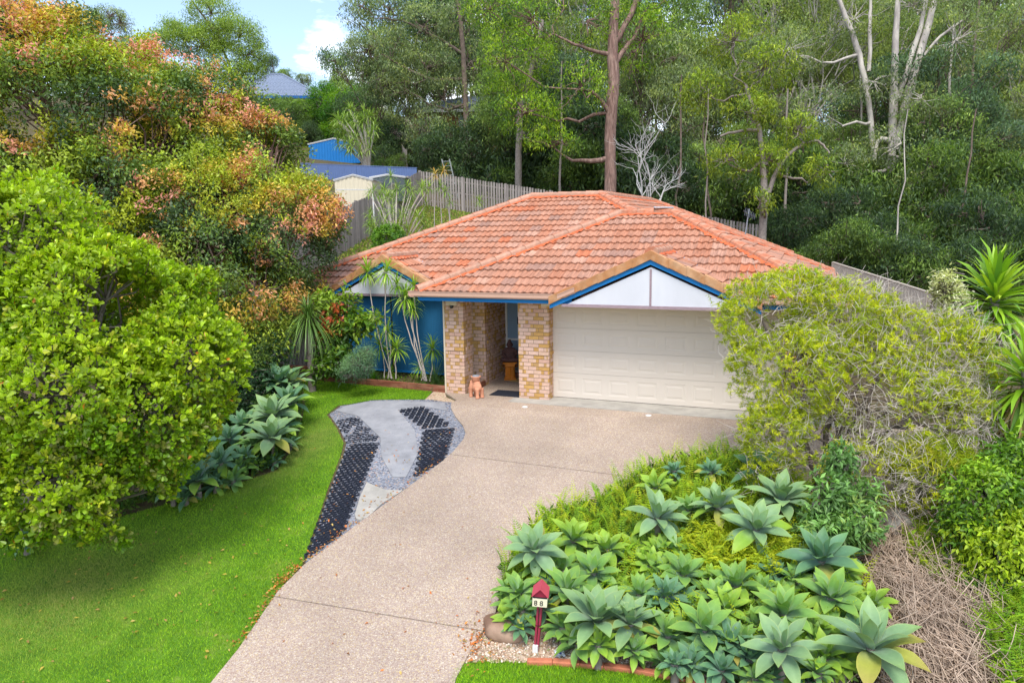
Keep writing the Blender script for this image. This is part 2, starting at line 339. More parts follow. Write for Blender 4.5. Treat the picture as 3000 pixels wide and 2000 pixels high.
# grass blades
def grass(name, poly, n, lab, hgt=.04, lift=.01, dry=True, cols=None, wid=.0055):
    poly = np.array([p[:2] for p in poly]); lo, hi = poly.min(0), poly.max(0); lo = np.maximum(lo, (-16, -13.5))
    x = rng.uniform(lo[0], hi[0], n*3); y = rng.uniform(lo[1], hi[1], n*3); k = inpoly(x, y, poly); x, y = x[k][:n], y[k][:n]; n = len(x)
    P = np.stack([x, y, h(x, y)+lift-.002], -1); D = norm(np.stack([rng.normal(size=n)*.45, rng.normal(size=n)*.45, np.ones(n)], -1)); Nn = rdir(n)*[1, 1, .1]
    pt = np.sin(x*1.3+2)*np.sin(y*1.1+1)+.6*np.sin(x*3.1+y*2.3)+.4*np.sin(x*7-y*6)+rng.normal(size=n)*.55
    c = palette(cols or [(.15, .32, .01), (.25, .47, .014), (.35, .56, .02)], n, .28)*(1+.13*np.clip(pt, -1, 1))[:, None]
    if dry:
        d1 = np.array(gp(180, 1740)[:2]); w1 = np.exp(-((x-d1[0])**2+(y-d1[1])**2)/2.0)
        d2 = np.array(gp(860, 1330)[:2]); w2 = np.exp(-((x-d2[0])**2/.5+(y-d2[1])**2/3.0))
        s = np.clip(.22*np.maximum(pt-.5, 0)+.95*w1*(.6+.4*rng.random(n))+.75*w2, 0, .9)[:, None]; c = c*(1-s)+s*np.array((.36, .36, .1))
    o = link(name, leaf_mesh(name, P, D, Nn, rng.uniform(.55, 1.25, n)*hgt, wid*rng.uniform(.7, 1.4, n), c, leafmat('grass_blades', .25, .6, .25), 'tri'))
    return tag(o, lab, 'grass', kind='stuff')
grass('grass', lawn, 300000, 'bright green mown lawn sloping down beside the driveway')
grass('grass', verge, 60000, 'strip of green turf in front of the pebble bed at the kerb side', .045, dry=False)
# ================================================================== HOUSE
house = empty('brick_house', (0, 0, 0), label='single storey cream and ochre brick house with terracotta tiled hip roof and double garage', cat='house')
K = .44; CT = 1/math.sqrt(1+K*K); ST = K*CT
M_tileY = mat('roof_tile_front', attr='col', rough=.75, spec=.25, vary=.42, vscale=1.6, stretch=(24, 1.6, 1.6), bump=.15, bscale=6)
M_tileX = mat('roof_tile_side', attr='col', rough=.75, spec=.25, vary=.42, vscale=1.6, stretch=(1.6, 24, 1.6), bump=.15, bscale=6)
M_deck = mat('roof_deck', (.3, .13, .08), .9)
M_cap = mat('ridge_cap', (.48, .18, .1), .85, spec=.15, vary=.25, vscale=6, randobj=.1, bump=.3, col2=(.42, .24, .165))
M_mort = mat('orange_pointing', (.55, .125, .045), .85, vary=.3, vscale=8, bump=.3)
M_barge = mat('barge_tile', (.44, .2, .08), .7, vary=.2, vscale=6, col2=(.52, .3, .16), bump=.2)
M_gut = mat('gutter_paint', (.6, .37, .27), .45, vary=.05)
M_blue = mat('blue_paint', (.01, .19, .5), .5, vary=.08, vscale=2)
M_white = mat('white_cladding', (.64, .64, .67), .6, vary=.07, vscale=1.5, stretch=(1, 1, .3))
M_cream = mat('cream_paint', (.66, .57, .42), .5, vary=.04)
M_trim = mat('weathered_trim', (.33, .24, .26), .85, vary=.3, vscale=9, stretch=(1, 1, 8))
TP = [(.41, .19, .115), (.42, .205, .13), (.41, .175, .1), (.46, .15, .07), (.38, .2, .135), (.46, .25, .17), (.32, .175, .125)]
TW = [6, 6, 5, 1.0, 4, 1.2, 1.2]
TWD, TG = .330, .3483
us = np.linspace(0, TWD, 11)
def tile_local(u0, s0, jz):
    wave = .033*(.5+.5*np.cos(2*np.pi*us/(TWD/2)))**.85
    V = []
    for s, dz in ((s0, -.004+0*us), (s0, None), (s0, None), (s0+TG+.03, None)):
        V.append(s)
    V = np.concatenate([np.stack([u0+us, np.full(11, s0), wave+.012], -1), np.stack([u0+us, np.full(11, s0), wave+.042+jz], -1),
                        np.stack([u0+us, np.full(11, s0), wave+.042+jz], -1), np.stack([u0+us, np.full(11, s0+TG+.03), wave+.002], -1)])
    Fs = [(a, a+1, a+12, a+11) for a in range(10)]+[(22+a, 23+a, 34+a, 33+a) for a in range(10)]
    return V, Fs
def tile_plane(O, U, S, Nn, hp, umax, smax, mt, skip=None):
    O, U, S, Nn = map(lambda q: np.array(q, float), (O, U, S, Nn)); res = []
    for r in range(int(math.ceil((smax)/TG))):
        s0 = r*TG
        for c in range(-2, int(umax/TWD)+3):
            u0 = c*TWD; cs = [(u0+a, s0+b) for a in (0, TWD) for b in (0, TG+.03)]
            ins = [[A*u+B*s <= C_+1e-6 for u, s in cs] for A, B, C_ in hp]
            if any(not any(q) for q in ins): continue
            cen = O+U*(u0+TWD/2)+S*(s0+TG/2)
            if skip and skip(cen): continue
            V, Fs = tile_local(u0, s0, random.uniform(-.002, .004))
            if not all(all(q) for q in ins):
                bm = bmesh.new(); bv = [bm.verts.new(v) for v in V]
                for f in Fs: bm.faces.new([bv[k] for k in f])
                for (A, B, C_), q in zip(hp, ins):
                    if all(q): continue
                    nn = Vector((A, B, 0)); co = nn*(C_/nn.length_squared)
                    bmesh.ops.bisect_plane(bm, geom=bm.verts[:]+bm.edges[:]+bm.faces[:], plane_co=co, plane_no=nn, clear_outer=True)
                bm.verts.index_update(); V = np.array([v.co[:] for v in bm.verts]); Fs = [tuple(v.index for v in f.verts) for f in bm.faces]; bm.free()
                if len(Fs) < 2: continue
            W = O+V[:, :1]*U+V[:, 1:2]*S+V[:, 2:3]*Nn
            col = np.array(random.choices(TP, TW)[0])*random.uniform(.94, 1.06)
            res.append((cen, W, Fs, col, mt))
    return res
def hip_face(x0, x1, y0, y1, side, ridge0=None, ridge1=None, ze=2.42, skip=None):
    run = None
    if side == 'front':   # eave along X at y0
        run = (y1-y0)/2; O = (x0, y0, ze); U = (1, 0, 0); S = (0, CT, ST); Nn = (0, -ST, CT); Lu = x1-x0; mt = M_tileY
    elif side == 'right':
        run = (x1-x0)/2; O = (x1, y0, ze); U = (0, 1, 0); S = (-CT, 0, ST); Nn = (ST, 0, CT); Lu = y1-y0; mt = M_tileX
    elif side == 'left':
        run = (x1-x0)/2; O = (x0, y1, ze); U = (0, -1, 0); S = (CT, 0, ST); Nn = (-ST, 0, CT); Lu = y1-y0; mt = M_tileX
    return O, U, S, Nn, Lu, mt
G = (-2.3, 6.6, -.5, 7.14); GR = 3.82                         # garage block eaves and run
Mx0, Mx1, My0, My1, MR = -7.1, 5.4, 1.07, 19.2, 5.18            # main block
inG = lambda c: (G[0]+.3 < c[0] < G[1]-.3 and G[2]+.3 < c[1] < G[3]-.3) and c[2] < 2.42+K*min(c[0]-G[0], G[1]-c[0], c[1]-G[2], G[3]-c[1])-.15
def inM(c):
    a = min(c[0]-Mx0, Mx1-c[0], c[1]-My0, 11.43-c[1]) if c[1] < 11.43 else -9
    b = min(c[0]+4.96, Mx1-c[0], c[1]-My0, My1-c[1])
    return max(a, b) > .3 and c[2] < 2.42+K*max(a, b)-.15
gab_R = dict(cx=3.03, yf=-.56, za=3.27, k=.44, y0=G[2]); gab_L = dict(cx=-4.0, yf=1.0, za=3.12, k=.5, y0=My0)
def ingab(g):
    def f(c):
        d = abs(c[0]-g['cx']); return c[2] < g['za']-g['k']*d-.09 and c[2] > 2.3
    return f
gR, gL = ingab(gab_R), ingab(gab_L)
tiles = []
def HP(Lu, smax, hipL=True, hipR=True):
    q = [(0, -1, 0), (0, 1, smax), ]
    q.append((-1, CT, 0)); q.append((1, CT, Lu)); return q
smG, smM = GR/CT, MR/CT
O, U, S, Nn, Lu, mt = hip_face(*G, 'front'); tiles += tile_plane(O, U, S, Nn, HP(Lu, smG), Lu, smG, mt, lambda c: inM(c) or gR(c))
O, U, S, Nn, Lu, mt = hip_face(*G, 'right'); tiles += tile_plane(O, U, S, Nn, HP(Lu, smG), Lu, smG, mt, inM)
O, U, S, Nn, Lu, mt = hip_face(*G, 'left'); tiles += tile_plane(O, U, S, Nn, HP(Lu, smG), Lu, smG, mt, inM)
O = (Mx0, My0, 2.42); Lu = Mx1-Mx0
tiles += tile_plane(O, (1, 0, 0), (0, CT, ST), (0, -ST, CT), HP(Lu, smM), Lu, smM, M_tileY, lambda c: inG(c) or gL(c))
O = (Mx1, My0, 2.42); Lu = My1-My0
tiles += tile_plane(O, (0, 1, 0), (-CT, 0, ST), (ST, 0, CT), HP(Lu, smM), Lu, smM, M_tileX, inG)
O = (Mx0, 11.43, 2.42); Lu = 11.43-My0
tiles += tile_plane(O, (0, -1, 0), (CT, 0, ST), (-ST, 0, CT), HP(Lu, smM), Lu, smM, M_tileX)
def gable_tiles(g, sgn):
    k = g['k']; ct = 1/math.sqrt(1+k*k); st = k*ct; hw = (g['za']-2.40)/k; yb = g['y0']+(g['za']-2.42)/K
    # u runs back from the front face, s runs up to the ridge
    O = np.array((g['cx']+sgn*hw, g['yf'], 2.40)); U = np.array((0, 1., 0)); S = np.array((-sgn*ct, 0, st)); Nn = np.array((sgn*st, 0, ct))
    if sgn < 0: O = O+U*(yb+1-g['yf']); U = -U
    ub = yb-g['yf']
    # main plane reaches z at y = y0+(z-2.42)/K ; z = 2.40+st*s  -> u <= (y0-yf)+(st*s-.02)/K
    if sgn > 0: hp = [(0, -1, 0), (0, 1, hw/ct), (-1, 0, 0), (1, -st/K, g['y0']-g['yf']+.0)]
    else:
        Lq = yb+1-g['yf']; hp = [(0, -1, 0), (0, 1, hw/ct), (1, 0, Lq), (-1, -st/K, g['y0']-g['yf']-Lq)]
    return tile_plane(O, U, S, Nn, hp, ub+1, hw/ct, M_tileX)
tiles += gable_tiles(gab_R, 1)+gable_tiles(gab_L, 1)+gable_tiles(gab_R, -1)+gable_tiles(gab_L, -1)
def visible_tile(t):
    c = t[0]; n = None
    v = CAM-c; W = t[1]
    return depth(c)
# roof deck under the tiles
d = MB(); e = .0
def zq(r): return 2.42+K*r-.012
for (x0, x1, y0, y1, r) in ((*G, GR),):
    V = [(x0, y0, zq(0)), (x1, y0, zq(0)), (x1, y1, zq(0)), (x0, y1, zq(0)), (x0+r, (y0+y1)/2, zq(r)), (x1-r, (y0+y1)/2, zq(r))]
    d.add(V, [(0, 1, 5, 4), (1, 2, 5), (2, 3, 4, 5), (3, 0, 4), (3, 2, 1, 0)])
V = [(Mx0, My0, zq(0)), (Mx1, My0, zq(0)), (Mx1, My1, zq(0)), (-4.96, My1, zq(0)), (-4.96, 11.43, zq(0)), (Mx0, 11.43, zq(0)), (Mx0+MR, 6.25, zq(MR)), (.22, 6.25, zq(MR)), (.22, My1-MR, zq(MR))]
d.add(V, [(0, 1, 7, 6), (1, 2, 8, 7), (2, 3, 8), (3, 4, 7, 8), (4, 5, 6, 7), (5, 0, 6), (5, 4, 3, 2, 1, 0)])
roof = d.build('roof', M_deck, house); roof['label'] = 'terracotta tiled hip roof with orange ridge pointing'
tiles.sort(key=lambda t: (0 if (t[4] is M_tileY or t[3] is None) else 4)+depth(t[0]))
for cen, W, Fs, col, mt in tiles[:300]:
    link('roof_tile', (lambda me: me)(np_mesh('roof_tile', W, [np.array([f for f in Fs if len(f) == k]).reshape(-1, k) for k in sorted({len(f) for f in Fs})], mt, np.repeat(col[None], len(W), 0), True)), roof)
for mt in (M_tileY, M_tileX):
    Vs, Cs, Fd, off = [], [], {}, 0
    for cen, W, Fs, col, m_ in tiles[300:]:
        if m_ is not mt: continue
        Vs.append(W); Cs.append(np.repeat(col[None], len(W), 0))
        for f in Fs: Fd.setdefault(len(f), []).append([k+off for k in f])
        off += len(W)
    if Vs:
        o = link('roof_tile', np_mesh('roof_tiles', np.concatenate(Vs), [np.array(q) for q in Fd.values()], mt, np.concatenate(Cs), True), roof); o['kind'] = 'stuff'
# caps along ridges and hips
def cap_mesh():
    pr = [(-.135, -.05), (-.115, .03), (-.05, .078), (.05, .078), (.115, .03), (.135, -.05)]; V = []
    for x, dz, sc in ((0, .018, 1.06), (.43, 0, .94)):
        V += [(x, a*sc, b+dz) for a, b in pr]
    Fs = [(i, i+1, i+7, i+6) for i in range(5)]+[(0, 5, 4, 3, 2, 1), (6, 7, 8, 9, 10, 11)]
    m = MB(); m.add(V, Fs); return m.mesh('ridge_cap', M_cap)
capm = cap_mesh()
def caps(a, b, drop, lift=.045):
    a, b = np.array(a, float), np.array(b, float); d = b-a; Lc = np.linalg.norm(d); d /= Lc; n = max(1, int(round(Lc/.39)))
    s = np.cross((0, 0, 1), d); s /= np.linalg.norm(s); u = np.cross(d, s); st = Lc/n
    for i in range(n):
        p = a+d*st*i+u*lift
        M = Matrix((d.tolist(), s.tolist(), u.tolist())).transposed().to_4x4(); M.translation = Vector(p)
        o = link('ridge_cap', capm, roof); o.matrix_local = M
    k = int(Lc/.055)+2; V = []; Fs = []
    for i in range(k):
        p = a+d*Lc*i/(k-1); wl, wr = .16+.1*random.random()**1.5, .16+.1*random.random()**1.5
        for q, w_ in ((-wl, 1), (-.1, 0), (.1, 0), (wr, 1)):
            V.append(p+s*q+np.array((0, 0, 1))*(-drop*abs(q)+.068-(.02 if w_ else 0)+lift*.3))
    for i in range(k-1):
        for j in range(3): Fs.append((4*i+j, 4*i+j+1, 4*i+j+5, 4*i+j+4))
    m = MB(); m.add(V, Fs); m.build('pointing', M_mort, roof)
zr, zm = 2.42+K*GR, 2.42+K*MR
R2 = K/math.sqrt(2)
caps((G[0]+.05, G[2]+.05, 2.44), (G[0]+GR, 3.32, zr), R2); caps((G[1]-.05, G[2]+.05, 2.44), (G[1]-GR, 3.32, zr), R2)
caps((G[1]-.05, G[3]-.05, 2.44), (G[1]-GR, 3.32, zr), R2); caps((G[1]-GR, 3.32, zr), (G[0]+GR, 3.32, zr), K)
caps((Mx0+.05, My0+.05, 2.44), (Mx0+MR, 6.25, zm), R2); caps((Mx0+MR, 6.25, zm), (.22, 6.25, zm), K)
caps((1.75, 4.72, 2.42+K*(5.4-1.75)), (.22, 6.25, zm), R2); caps((.22, 6.25, zm), (.22, My1-MR, zm), K)
caps((Mx1-.05, My1-.05, 2.44), (.22, My1-MR, zm), R2); caps((Mx0+.05, 11.38, 2.44), (Mx0+MR, 6.25, zm), R2)
for g in (gab_R, gab_L):
    caps((g['cx'], g['yf']+.05, g['za']), (g['cx'], g['y0']+(g['za']-2.42)/K-.1, g['za']), g['k'], .05)
# pale flashing saddle at the ridge junction and grey valley strips
MB().bar((2.35, 3.30, zr+.155), (2.82, 3.36, zr+.14), .26, .02).build('flashing', mat('pale_flashing', (.6, .66, .72), .4), roof)
for g in (gab_R, gab_L):
    hw = (g['za']-2.42)/g['k']; yb = g['y0']+(g['za']-2.42)/K
    for sgn in ((1,) if g is gab_R else (1,)):
        a = (g['cx']+sgn*.1, yb-.1, g['za']+.0); b = (g['cx']+sgn*(hw-.05), g['y0']+.05, 2.45)
        MB().bar(a, b, .11, .012).build('valley_strip', mat('valley_metal', (.3, .3, .34), .5, vary=.3), roof)
# gable fronts
def gable_front(g, zbot, hwp, mid=True):
    cx, yf, za, k = g['cx'], g['yf'], g['za'], g['k']; gb = empty('gable', (cx, yf, zbot), parent=house)
    off = Vector((-cx, -yf, -zbot))
    def put(m, name, mt, **kw): o = m.build(name, mt, gb, **kw); o.location = off; return o
    zt = za-.27
    put(MB().prism([(cx-hwp, yf+.03, zbot), (cx+hwp, yf+.03, zbot), (cx, yf+.03, zt+.02)], (0, .022, 0)), 'gable_panel', M_white)
    if mid: put(MB().box(cx-.02, cx+.02, yf+.016, yf+.029, zbot, zt-.02), 'cover_strip', M_trim)
    put(MB().box(cx-hwp-.12, cx+hwp+.12, yf+.0, yf+.10, zbot-.06, zbot-.003), 'sill_board', M_trim)
    hw = (za-2.36)/k+.03
    for sg in (-1, 1):
        a = Vector((cx, yf-.012, za-.20)); b = Vector((cx+sg*hw, yf-.012, za-.20-k*hw))
        dz = Vector((0, 0, .105))
        put(MB().prism([a, b, b+dz, a+dz] if sg > 0 else [a+dz, b+dz, b, a], (0, .03, 0)), 'barge_board', M_blue)
        # barge tiles
        n = int(round(hw*math.sqrt(1+k*k)/.36)); Lt = hw/n
        for i in range(n):
            x0, x1 = i*Lt-.004, (i+1)*Lt+.012; z0 = lambda x, o: za-k*x+o
            f = -.012*(i % 2 == 0)
            poly = [(cx+sg*x0, yf-.06, z0(x0, -.10)), (cx+sg*x1, yf-.06, z0(x1, -.115)), (cx+sg*x1, yf-.06, z0(x1, .06)), (cx+sg*x0, yf-.06, z0(x0, .085))]
            m = MB(); m.prism(poly if sg > 0 else poly[::-1], (0, .045, 0))
            top = [(cx+sg*x0, yf-.014, z0(x0, .062)), (cx+sg*x1, yf-.014, z0(x1, .038)), (cx+sg*x1, yf-.014, z0(x1, .06)), (cx+sg*x0, yf-.014, z0(x0, .085))]
            m.prism(top if sg > 0 else top[::-1], (0, .18, 0)); put(m, 'barge_tile', M_barge, bevel=.006)
    return gb
gable_front(gab_R, 2.25, 1.72); gable_front(gab_L, 2.205, 1.3)
# gutters and fascias
def gutter(a, b, name='gutter'):
    a, b = Vector(a), Vector(b); d = (b-a).normalized(); s = Vector((d.y, -d.x, 0)).normalized()   # outward on the right of a->b
    pr = [(0, -.06), (.085, -.06), (.115, -.03), (.12, .055), (.13, .055), (.13, .068), (.108, .068), (.1, -.02), (.08, -.045), (0, -.045)]
    m = MB(); n = len(pr); V = [p+s*u+Vector((0, 0, v)) for p in (a, b) for u, v in pr]
    m.add(V, [(i, (i+1) % n, n+(i+1) % n, n+i) for i in range(n)]+[tuple(range(n))[::-1], tuple(range(n, 2*n))]); return m.build(name, M_gut, house)
yG = G[2]
gutter((G[0]-.12, yG+.02, 2.385), (1.12, yG+.02, 2.385)); gutter((1.12, yG-.005, 2.385), (1.50, yG-.04, 2.54))
gutter((4.95, yG+.02, 2.385), (G[1]+.12, yG+.02, 2.385)); gutter((4.60, yG+.02, 2.50), (4.95, yG+.02, 2.385))
gutter((G[1]-.02, G[2]-.1, 2.385), (G[1]-.02, G[3], 2.385)); gutter((G[0]+.02, 1.07, 2.385), (G[0]+.02, G[2]-.1, 2.385))
gutter((Mx0-.12, My0+.02, 2.385), (-5.42, My0+.02, 2.385)); gutter((-5.42, My0-.005, 2.385), (-5.08, My0-.04, 2.54)); gutter((-2.85, My0+.02, 2.48), (-2.5, My0+.02, 2.385))
gutter((Mx1-.02, G[3], 2.385), (Mx1-.02, My1, 2.385)); gutter((Mx0+.02, 11.43, 2.385), (Mx0+.02, My0-.1, 2.385))
def fascia(x0, x1, y0, y1): return MB().box(x0, x1, y0, y1, 2.235, 2.372).build('fascia', M_blue, house)
fascia(G[0]+.1, 1.38, yG+.02, yG+.045); fascia(4.68, G[1]-.05, yG+.02, yG+.045); fascia(Mx0+.1, -5.3, My0+.02, My0+.045); fascia(-2.75, G[0], My0+.02, My0+.045)
fascia(G[1]-.075, G[1]-.05, yG+.048, G[3]); fascia(G[0]+.05, G[0]+.075, yG+.048, 1.05)
MB().box(G[0]+.08, G[1]-.08, yG+.05, 2.4, 2.24, 2.258).build('soffit', M_cream, house)
MB().box(Mx0+.1, G[0]+.04, My0+.05, 2.0, 2.225, 2.243).build('soffit', M_cream, house)
# ---- bricks
PINK = [(.62, .41, .31), (.66, .45, .35), (.58, .36, .27), (.64, .43, .31)]; OCH = [(.52, .3, .1), (.56, .33, .11), (.48, .29, .12)]
M_brick = mat('face_brick', attr='col', rough=.85, spec=.2, vary=.13, vscale=14, bump=.5, bscale=70)
M_mortar = mat('mortar', (.26, .18, .12), .95, vary=.1)
def brick_mesh(i):
    m = MB(); Lb = .23; seg = 4; xs = [0, Lb*random.uniform(.2, .3), Lb*.5, Lb*random.uniform(.7, .8), Lb]
    pat = random.choices(['PPPP', 'OPPP', 'PPPO', 'OOPP', 'PPOO', 'OOOO', 'POPP', 'OPPO', 'PPOP'], [9, 3, 3, 1.4, 1.4, 1.6, 1.5, 1, 1])[0]
    hb, tb = .076, .10; base = random.choice(PINK); oc = random.choice(OCH)
    V = [(x, y, z) for x in xs for y, z in ((0, 0), (0, hb), (tb, hb), (tb, 0))]
    for j in range(seg):
        c = base if pat[j] == 'P' else oc; o = 4*j
        m.add([V[o], V[o+1], V[o+2], V[o+3], V[o+4], V[o+5], V[o+6], V[o+7]], [(0, 4, 5, 1), (1, 5, 6, 2), (2, 6, 7, 3), (3, 7, 4, 0)]+([(0, 1, 2, 3)] if j == 0 else [])+([(4, 7, 6, 5)] if j == seg-1 else []), c)
    return m.mesh('brick', M_brick)
brickm = [brick_mesh(i) for i in range(22)]
NB = [0]
def brick_run(parent, ax, ay, ang, length, courses=26, flip=0, bump=12, stuff=None, z0=.0, sk=None):
    """bricks laid along a line; outward side is to the right of travel (local -y)"""
    ca, sa = math.cos(ang), math.sin(ang)
    for c in range(courses):
        x = -.12*((c+flip) % 2)
        while x < length-.02:
            a, b = max(x, 0), min(x+.23, length)
            if b-a > .03 and not (sk and sk(a, b, z0+c*.086)):
                p = -.018 if c == bump else 0.0; jt = random.uniform(-.0015, .0015)
                X_, Y_, Z_ = ax+ca*a-sa*(p+jt), ay+sa*a+ca*(p+jt), z0+c*.086+.005
                me = random.choice(brickm)
                if stuff is None:
                    link('brick', me, parent, (X_, Y_, Z_), (0, 0, ang), ((b-a)/.23, 1, 1)); NB[0] += 1
                else:
                    M = Matrix.Translation((X_, Y_, Z_)) @ Matrix.Rotation(ang, 4, 'Z') @ Matrix.Diagonal(((b-a)/.23, 1, 1, 1))
                    stuff.append((me, M))
            x += .24
def join_bricks(name, lst, parent):
    Vs, Cs, Fq, off = [], [], [], 0
    for me, M in lst:
        n = len(me.vertices); co = np.empty(n*3, np.float32); me.vertices.foreach_get('co', co); co = co.reshape(-1, 3)
        A = np.array(M)[:3]; Vs.append(co @ A[:, :3].T+A[:, 3])
        cc = np.empty(len(me.loops)*4, np.float32); me.color_attributes['col'].data.foreach_get('color', cc); cc = cc.reshape(-1, 4)
        vi = np.empty(len(me.loops), np.int32); me.loops.foreach_get('vertex_index', vi); vc = np.zeros((n, 3)); vc[vi] = cc[:, :3]; Cs.append(vc)
        Fq.append(vi.reshape(-1, 4)+off); off += n
    o = link(name, np_mesh(name, np.concatenate(Vs), [np.concatenate(Fq)], M_brick, np.concatenate(Cs)), parent); o['kind'] = 'stuff'; return o
def pillar(x0, x1, y0, y1, right=True, left=True):
    p = MB().box(x0+.008, x1-.008, y0+.008, y1-.008, -.3, 2.24).build('pillar', M_mortar, house)
    brick_run(p, x0, y0, 0, x1-x0)
    if right: brick_run(p, x1, y0+.108, math.pi/2, y1-y0-.108, flip=1)
    if left:
        lst = []; brick_run(p, x0, y1, -math.pi/2, y1-y0-.108, flip=1, stuff=lst); join_bricks('brick_course', lst, p)
    return p
pillar(0, .71, 0, .35); pillar(-1.82, -1.35, 0, .47)
# wall beside the porch (faces front, then the side wall running in to the door)
wl = MB().box(-1.8, -1.258, 1.008, 1.2, -.1, 2.24).box(-1.38, -1.258, 1.2, 2.4, -.1, 2.24).build('porch_wall', M_mortar, house)
brick_run(wl, -1.8, 1.0, 0, .55, flip=1)
lst = []; brick_run(wl, -1.25, 1.108, math.pi/2, 1.3, stuff=lst); join_bricks('brick_course', lst, wl)
w2 = MB().box(-6.64, -1.4, 1.568, 1.7, -.1, 2.24).build('front_wall', M_mortar, house)
lst = []; brick_run(w2, -6.65, 1.56, 0, 4.9, stuff=lst); join_bricks('brick_course', lst, w2)
w3 = MB().box(5.508, 6.092, .0+.008, .5, -.2, 2.24).build('garage_wall', M_mortar, house)
lst = []; brick_run(w3, 5.5, 0, 0, .6, stuff=lst); brick_run(w3, 6.1, .108, math.pi/2, 6.4, stuff=lst); join_bricks('brick_course', lst, w3)
MB().box(5.7, 6.09, .5, 6.6, -.3, 2.24).box(.05, .7, .36, 2.4, -.2, 2.24).box(.05, 5.7, 2.3, 6.6, -.2, 2.3).box(-6.6, 5.0, 2.45, 10.9, -.3, 2.3).box(-4.5, 5.0, 10.9, 18.8, -.3, 2.3).build('inner_wall', M_mortar, house)
# ---- garage door
M_door = mat('garage_door_cream', (.68, .6, .51), .5, spec=.3, vary=.02, vscale=1)
gd = empty('garage_door', (.71, .3, 0), parent=house); gd['label'] = 'wide cream panelled garage door'
def panel(zb, hh):
    m = MB(); m.box(0, 4.8, .006, .04, 0, hh-.004)
    xs_ = [0]+[v for i in range(8) for v in (i*.6+.075, i*.6+.525)]+[4.8]
    for i in range(0, 17, 2): m.add([(xs_[i], 0, 0), (xs_[i+1], 0, 0), (xs_[i+1], 0, hh-.004), (xs_[i], 0, hh-.004)], [(0, 1, 2, 3)])
    for i in range(8):
        for a_, b_ in ((0, .10), (hh-.11, hh-.004)): m.add([(i*.6+.075, 0, a_), (i*.6+.525, 0, a_), (i*.6+.525, 0, b_), (i*.6+.075, 0, b_)], [(0, 1, 2, 3)])
    for i in range(8):
        x0, x1, z0, z1 = i*.6+.075, i*.6+.525, .10, hh-.11
        for (a, b, y0, y1) in ((0, .02, 0, .005), (.02, .05, .005, .005), (.05, .075, .005, -.001)):
            V = [(x0+a, y0, z0+a), (x1-a, y0, z0+a), (x1-a, y0, z1-a), (x0+a, y0, z1-a), (x0+b, y1, z0+b), (x1-b, y1, z0+b), (x1-b, y1, z1-b), (x0+b, y1, z1-b)]
            m.add(V, [(0, 1, 5, 4), (1, 2, 6, 5), (2, 3, 7, 6), (3, 0, 4, 7)])
        m.add([(x0+.075, -.001, z0+.075), (x1-.075, -.001, z0+.075), (x1-.075, -.001, z1-.075), (x0+.075, -.001, z1-.075)], [(0, 1, 2, 3)])
    return m.mesh('door_panel', M_door)
for zb, hh in ((.055, .560), (.615, .5085), (1.1235, .498), (1.6215, .5)):
    link('door_panel', panel(zb, hh), gd, (0, 0, zb))
MB().box(0, 4.8, .005, .045, .04, .053).build('rubber_seal', mat('black_rubber', (.02, .02, .02), .6), gd)
MB().box(.55, 6.15, -.03, .29, 2.125, 2.19).box(.72, 5.5, .30, .5, 2.19, 2.3).build('lintel', M_cream, house)
# ---- front door, screen and porch
MW = mat('white_frame', (.72, .72, .70), .45); MG = mat('screen_glass', (.22, .33, .45), .25, spec=.5, vary=.05)
fd = empty('front_door', (-1.25, 2.3, .1), parent=house); fd['label'] = 'white framed glazed screen door'
m = MB()
for (x0, x1, z0, z1) in ((0, .05, 0, 2.1), (.34, .4, 0, 2.1), (1.16, 1.24, 0, 2.1), (.05, .34, .85, .9), (.05, .34, 0, .06), (.4, 1.16, 0, .1)): m.box(x0, x1, 0, .05, z0, z1)
m.build('door_frame', MW, fd)
MB().box(.05, .34, .03, .04, .06, .85).box(.05, .34, .03, .04, .9, 2.1).build('side_glass', MG, fd)
MB().box(.4, 1.16, .025, .045, .1, 2.1).build('door_leaf', mat('door_leaf', (.3, .36, .42), .5), fd)
MB().box(.345, .385, -.035, -.002, 1.28, 1.46).build('handle', mat('black_metal', (.02, .02, .022), .4), fd)
MB().box(-1.24, .05, 2.15, 2.42, .0, .11).build('door_step', mat('step_brick', (.36, .2, .14), .8, vary=.2, vscale=12), house)
MB().box(-1.31, -1.27, 1.0, 2.1, 0, .05).build('slab_edge', M_conc, house)
# downpipe strip, camera light on the pillar
MB().box(-1.862, -1.824, -.01, .07, .02, 2.24).build('downpipe', M_cream, house)
cl = empty('security_camera', (-1.6, -.06, 2.08), label='white junction box with black dome camera at the top of the left pillar', cat='camera')
MB().box(-.13, .13, -.05, .055, .02, .13).box(-.004, .004, -.056, -.05, .02, .13).build('housing', M_cream, cl, bevel=.008)
MB().lathe([(.0, -.06), (.03, -.055), (.045, -.03), (.045, .0), (.03, .019)], 0, -.01).build('dome', mat('black_gloss', (.015, .015, .018), .15, spec=.6), cl, smooth=True)
